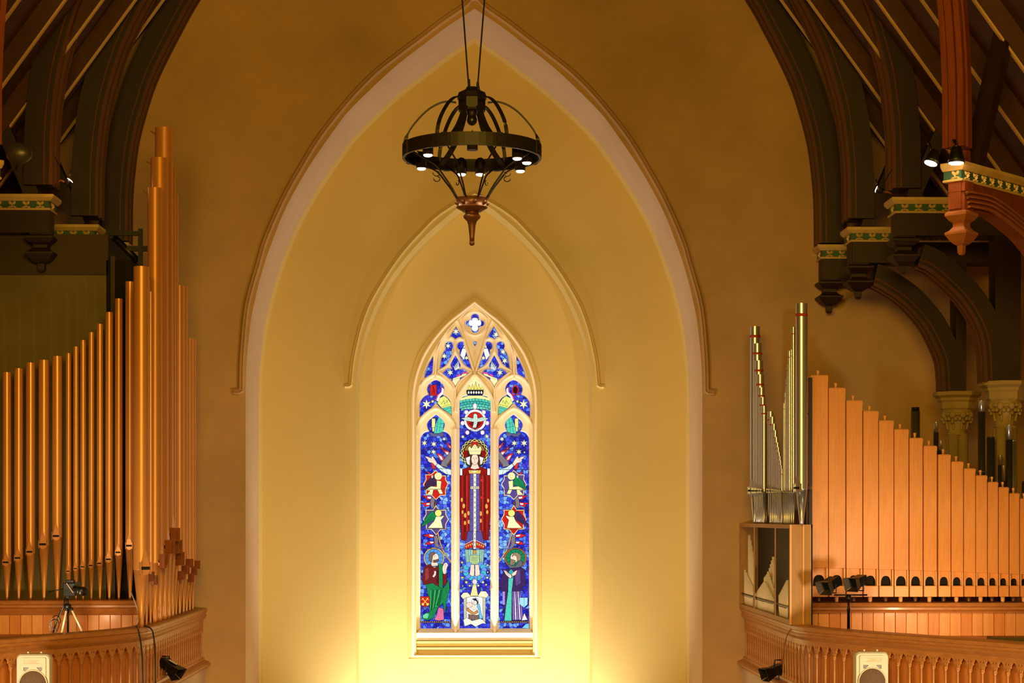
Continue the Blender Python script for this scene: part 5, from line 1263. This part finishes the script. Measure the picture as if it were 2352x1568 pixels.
# ------------------------------------------------------------------ loudspeakers in front of the galleries
def speaker(px, pytop, D, label):
    x, _, zt = at(px, pytop, D); w_, h_, d_ = .44, .69, .36; zb_ = zt-h_
    t = thing('loudspeaker', label, 'loudspeaker', (x, D+d_/2, zb_))
    o = [(-w_/2+.05, 0), (w_/2-.05, 0), (w_/2, .12), (w_/2, h_-.05), (w_/2-.02, h_-.015), (w_/2-.05, h_), (-w_/2+.05, h_), (-w_/2+.02, h_-.015), (-w_/2, h_-.05), (-w_/2, .12)]
    o2 = [(a*.72, .03+b*.94) for a, b in o]
    n = len(o)
    vs = [(x+a, D+.025, zb_+b) for a, b in o]+[(x+a, D+.14, zb_+b) for a, b in o]+[(x+a, D+d_, zb_+b) for a, b in o2]+[(x+a*.95, D, zb_+.017+b*.95) for a, b in o]
    fs = [(k, (k+1) % n, n+(k+1) % n, n+k) for k in range(n)]+[(n+k, n+(k+1) % n, 2*n+(k+1) % n, 2*n+k) for k in range(n)]+[tuple(2*n+k for k in reversed(range(n)))]+[(3*n+k, 3*n+(k+1) % n, (k+1) % n, k) for k in range(n)]+[tuple(3*n+k for k in range(n))]
    obj('cabinet', MB().add(vs, fs), M['spk'], t)
    ip = MB().slab([(x-.165, zb_+.06), (x-.165, zt-.055), (x-.15, zt-.045), (x+.15, zt-.045), (x+.165, zt-.055), (x+.165, zb_+.06)],
                   [[(x-.115, zt-.125), (x-.115, zt-.075), (x+.115, zt-.075), (x+.115, zt-.125)],
                    [(x-.12, zt-.215), (x-.122, zt-.17), (x-.11, zt-.165), (x-.055, zt-.168), (x-.05, zt-.176), (x-.095, zt-.218)],
                    [(x+.12, zt-.215), (x+.095, zt-.218), (x+.05, zt-.176), (x+.055, zt-.168), (x+.11, zt-.165), (x+.122, zt-.17)]], D-.016, D+.0)
    obj('baffle', ip, M['spk'], t)
    mb = MB()
    hx, hz0, hz1 = .115, zt-.125, zt-.075; zc = (hz0+hz1)/2
    mb.add([(x-hx, D-.012, hz1), (x+hx, D-.012, hz1), (x+.02, D-.001, zc), (x-.02, D-.001, zc)], [(0, 1, 2, 3)])
    mb.add([(x+hx, D-.012, hz0), (x-hx, D-.012, hz0), (x-.02, D-.001, zc), (x+.02, D-.001, zc)], [(0, 1, 2, 3)])
    mb.add([(x-hx, D-.012, hz0), (x-hx, D-.012, hz1), (x-.02, D-.001, zc)], [(0, 1, 2)]); mb.add([(x+hx, D-.012, hz1), (x+hx, D-.012, hz0), (x+.02, D-.001, zc)], [(0, 1, 2)])
    obj('horn', mb, M['spk'], t)
    for q in (-1, 1):
        obj('port', MB().box(x+q*.05, x+q*.125, D-.006, D-.002, zt-.22, zt-.164), M['dpipe'], t)
        obj('handle_lug', MB().box(x+q*.085-.012, x+q*.085+.012, D+.08, D+.13, zt-.003, zt+.028, bev=.004), M['spk'], t)
    obj('woofer_ring', MB().lathe(x, zt-.385, [(.19, D-.015), (.185, D-.026), (.175, D-.026), (.172, D-.015)], 36, axis='y'), M['spk'], t)
    obj('woofer_grille', MB().lathe(x, zt-.385, [(.174, D-.014), (.16, D-.022), (.05, D-.030)], 36, axis='y'), M['spkd'], t)
    s_ = thing('speaker_stand', 'black tripod stand carrying the %s loudspeaker' % ('left' if px < 1000 else 'right'), 'stand', (x, D+d_/2, FLZ))
    obj('pole', MB().lathe(x, D+d_/2, [(.02, FLZ+.25), (.02, zb_)], 10), M['black'], s_)
    for k in range(3):
        a = 2*pi*k/3+.5
        obj('leg', MB().tube([(x, D+d_/2, FLZ+.9), (x+.5*cos(a), D+d_/2+.5*sin(a), FLZ+.012)], .012, 6), M['black'], s_)
    obj('hub', MB().lathe(x, D+d_/2, [(.03, FLZ+.85), (.035, FLZ+.95)], 10), M['black'], s_)
speaker(76, 1502, 23.85, 'pale grey loudspeaker in front of the left gallery')
speaker(2003, 1497, 23.95, 'pale grey loudspeaker in front of the right gallery')

# ------------------------------------------------------------------ stage lights
def theatre_light(t_, c, aim, L=.20, w_=.085, flaps=True, hoodm=None):
    # boxy lamp head: housing, yoke and four barn doors; c = centre, aim = beam direction
    d = Vector(aim).normalized(); u = d.cross(Vector((0, 0, 1))).normalized(); v = u.cross(d).normalized(); c = Vector(c)
    obj('housing', MB().obox(c-d*L*.25, u*w_, v*w_*.8, d*L*.4), M['black'], t_)
    obj('back_cap', MB().obox(c-d*L*.72, u*w_*.7, v*w_*.55, d*L*.08), M['black'], t_)
    f0 = c+d*L*.15
    e = L*.55
    for sgn, ax, bx_ in ((1, v, u), (-1, v, u), (1, u, v), (-1, u, v)):
        k0 = w_*.8 if ax is v else w_
        k1 = w_ if ax is v else w_*.8
        p0 = f0+ax*sgn*k0; p1 = f0+ax*sgn*k0*1.45+d*e
        vs = [p0-bx_*k1, p0+bx_*k1, p1+bx_*k1*1.35, p1-bx_*k1*1.35]
        vs += [q+ax*sgn*.006 for q in vs]
        obj('barn_door', MB().add(vs, [(0, 1, 2, 3), (7, 6, 5, 4), (0, 4, 5, 1), (1, 5, 6, 2), (2, 6, 7, 3), (3, 7, 4, 0)]), M['hoodgrey'] if hoodm else M['black'], t_)
    y0 = c-d*L*.2
    obj('yoke', MB().tube([y0+u*w_*1.05, y0+u*w_*1.15-Vector((0, 0, w_*1.6)), y0-u*w_*1.15-Vector((0, 0, w_*1.6)), y0-u*w_*1.05], .01, 5), M['black'], t_)
    return y0-Vector((0, 0, w_*1.6))
M['hoodgrey'] = mat('lamp_hood_grey', rgb(74, 66, 52), .5, .4)
DL = 26.35
xx, _, zs = at(1949, 1370, DL)
st = thing('light_stand', 'tall black stand with a crossbar behind the right gallery rail', 'stand', (xx, DL, -1.80))
obj('pole', MB().lathe(xx, DL, [(.022, -1.78), (.022, zs-.2), (.028, zs-.19), (.016, zs-.15), (.016, zs)], 10), M['black'], st)
obj('crossbar', MB().tube([at(1916, 1366, DL), at(1992, 1366, DL)], .013, 6), M['black'], st)
obj('clamp', MB().lathe(xx, DL, [(.035, zs-.06), (.04, zs-.02), (.035, zs+.03)], 8), M['black'], st)
for k in range(3):
    a = 2*pi*k/3+.4; obj('leg', MB().tube([(xx, DL, -1.69), (xx+.3*cos(a), DL+.3*sin(a), -1.79)], .01, 5), M['black'], st)
for px, py, aim, lab in ((1905, 1342, (-.75, -.55, -.42), 'black theatre lamp aimed down left, left one on the stand'), (1968, 1336, (-.80, -.55, -.30), 'black theatre lamp with open barn doors, right one on the stand')):
    c = at(px, py, DL-.03); t = thing('stage_light', lab, 'stage light', c); theatre_light(t, c, aim, hoodm=1)
for px, py, aim, lab, D in ((393, 1533, (.45, -.2, -.35), 'black stage light clamped to the left gallery front', 27.7), (1776, 1541, (-.62, -.2, -.22), 'black stage light hanging on the right gallery front', 28.05)):
    s = -1 if px < 1000 else 1
    c = at(px, py, D); t = thing('stage_light', lab, 'stage light', c)
    y0 = theatre_light(t, c, aim, L=.25, w_=.085)
    obj('hanger', MB().tube([c, (c[0]+s*.03, c[1]+.02, c[2]+.17), (s*4.72, c[1]+.04, c[2]+.17)], .012, 6), M['black'], t)
    if s < 0: obj('pale_flap', MB().obox(Vector(c)+Vector((.03, .02, .085)), (.06, .0, -.035), (0, .05, 0), (.003, 0, .004)), M['spk'], t)

# ------------------------------------------------------------------ video camera on a tripod
DT = 26.7
def T(px, py, d=0): return at(px, py, DT+d)
t = thing('tripod', 'aluminium tripod with spread legs behind the left gallery rail', 'tripod', (T(154, 1400)[0], DT, -1.80))
hb = T(155, 1392)
obj('centre_column', MB().tube([T(155, 1372), T(155, 1400)], .02, 8), M['black'], t)
obj('shoulder', MB().lathe(hb[0], hb[1], [(.03, hb[2]-.04), (.055, hb[2]-.02), (.055, hb[2]+.02), (.03, hb[2]+.04)], 10), M['black'], t)
for a, b, mt_, k in ((T(153, 1398), T(139, 1466), 'alu', 0), (T(164, 1398, -.05), T(193, 1458, -.05), 'alu', 1), (T(156, 1402, .1), T(156, 1470, .3), 'blackp', 2)):
    a, b = Vector(a), Vector(b); e = a+(b-a)*((-1.80-a.z)/(b.z-a.z)) if k != 1 else b
    if k == 1: e = a+(b-a)*((-1.80-a.z)/(b.z-a.z))
    lg = obj('leg', MB().tube([tuple(a), tuple(e)], .017, 8), M[mt_], t)
    obj('leg_clamp', MB().tube([tuple(a+(b-a)*-.04), tuple(a+(b-a)*.06)], .024, 8), M['black'], lg)
obj('pan_handle', MB().tube([T(146, 1352), T(112, 1359)], .012, 6), M['black'], t)
vc = thing('video_camera', 'black video camera on the tripod by the left organ pipes', 'camera', T(160, 1370))
def CB(a, b, y0, y1, d0, d1, m='blackp', nm='body', bev=.008):
    return obj(nm, MB().box(at(a, 1350, DT)[0], at(b, 1350, DT)[0], DT+d0, DT+d1, T(150, y1)[2], T(150, y0)[2], bev=bev), M[m], vc)
CB(148, 176, 1338, 1368, -.10, .06); CB(154, 172, 1331, 1340, -.06, .03, nm='top_handle')
c0, c1 = T(172, 1352, -.1), T(188, 1357, -.22)
obj('lens', MB().tube([c0, c1], .05, 14, r2=.058), M['blackp'], vc)
obj('lens_hood', MB().tube([c1, tuple(Vector(c1)+(Vector(c1)-Vector(c0))*.25)], .066, 14), M['blackp'], vc)
obj('viewfinder', MB().box(T(146, 1340)[0], T(155, 1340)[0], DT-.05, DT+.10, T(150, 1350)[2], T(150, 1340)[2], bev=.006), M['blackp'], vc)
obj('side_trim', MB().tube([T(153, 1339, -.112), T(168, 1361, -.112)], .006, 5), M['alu'], vc)
obj('screen', MB().obox(T(180, 1342, -.10), (.045, .01, -.01), (0, .006, 0), (.005, 0, .035)), M['blackp'], vc)
CB(152, 160, 1366, 1374, -.03, .03, nm='mounting_plate')
t = thing('cable_coil', 'loop of dark cable hanging beside the tripod leg', 'cable', T(124, 1450))
q = [T(122+10*cos(a_*.9)+a_*.5, 1442+14*sin(a_*.9)-a_*1.2, .0) for a_ in [k*.5 for k in range(30)]]
obj('coil', MB().tube(q, .007, 5), M['blackp'], t)
obj('lead', MB().tube([T(150, 1372, .02), T(146, 1395, .02), T(136, 1412, .02), T(128, 1432, .02), T(122, 1452, .02)], .012, 6), M['blackp'], t)

# cables draped over the rails
def drape(name, label, pts, r, mt):
    t = thing(name, label, 'cable', pts[-1]); obj('cord', MB().tube(smooth(pts, 4), r, 5), mt, t)
def front(px, py, off=.0):   # point just in front of the gallery front, seen at a pixel column
    best = None
    for x, y in PS:
        for s in (-1, 1):
            if (px < 1090) != (s < 0): continue
            e = abs(1090+s*x*F/y-px)
            if best is None or e < best[0]: best = (e, y)
    return at(px, py, best[1]-off)
drape('hanging_cable', 'green-grey cable hanging over the left gallery front, left one', [front(312, 1438, -.25), front(316, 1441, .03), front(321, 1462, .05), front(326, 1500, .0), front(328, 1568, .0)], .012, M['dpipe'])
drape('hanging_cable', 'green-grey cable hanging over the left gallery front, beside the lamp', [front(322, 1436, -.25), front(344, 1441, .03), front(352, 1456, .05), front(356, 1500, .0), front(357, 1568, .0)], .012, M['dpipe'])
drape('hanging_cable', 'thin red-brown cable drooping from the cabinet to the right stage light', [front(1848, 1438, -.3), front(1826, 1440, -.1), front(1812, 1450, .05), front(1803, 1475, .06), front(1799, 1505, .06), front(1797, 1535, .06)], .007, M['goldd'])
drape('white_cable', 'white cable curling down the end of the left organ chest', [at(301, 1360, 27.9), at(308, 1378, 27.7), at(316, 1400, 27.6), at(318, 1420, 27.5), at(314, 1432, 27.5), at(302, 1441, 27.4), at(290, 1446, 27.4)], .009, M['white'])
# dark desk lid at the right edge
t = thing('music_desk', 'dark padded desk top behind the right gallery rail', 'desk', at(2320, 1500, 24.6))
a, b = at(2283, 1459, 24.7), at(2420, 1468, 24.3)
obj('cushion', MB().obox(((a[0]+b[0])/2, 24.75, at(2300, 1472, 24.7)[2]), ((b[0]-a[0])/2, -.1, 0), (0, .2, 0), (0, 0, .05)), M['dpipe'], t)
obj('shelf', MB().obox((at(2290, 1470, 24.75)[0], 24.75, at(2300, 1482, 24.7)[2]), (.66, -.05, 0), (0, .2, 0), (0, 0, .02)), M['dark'], t)
obj('stand', MB().box(at(2320, 0, 24.7)[0]-.1, at(2320, 0, 24.7)[0]+.1, 24.7, 24.8, -1.80, at(2300, 1484, 24.7)[2]), M['dark'], t)
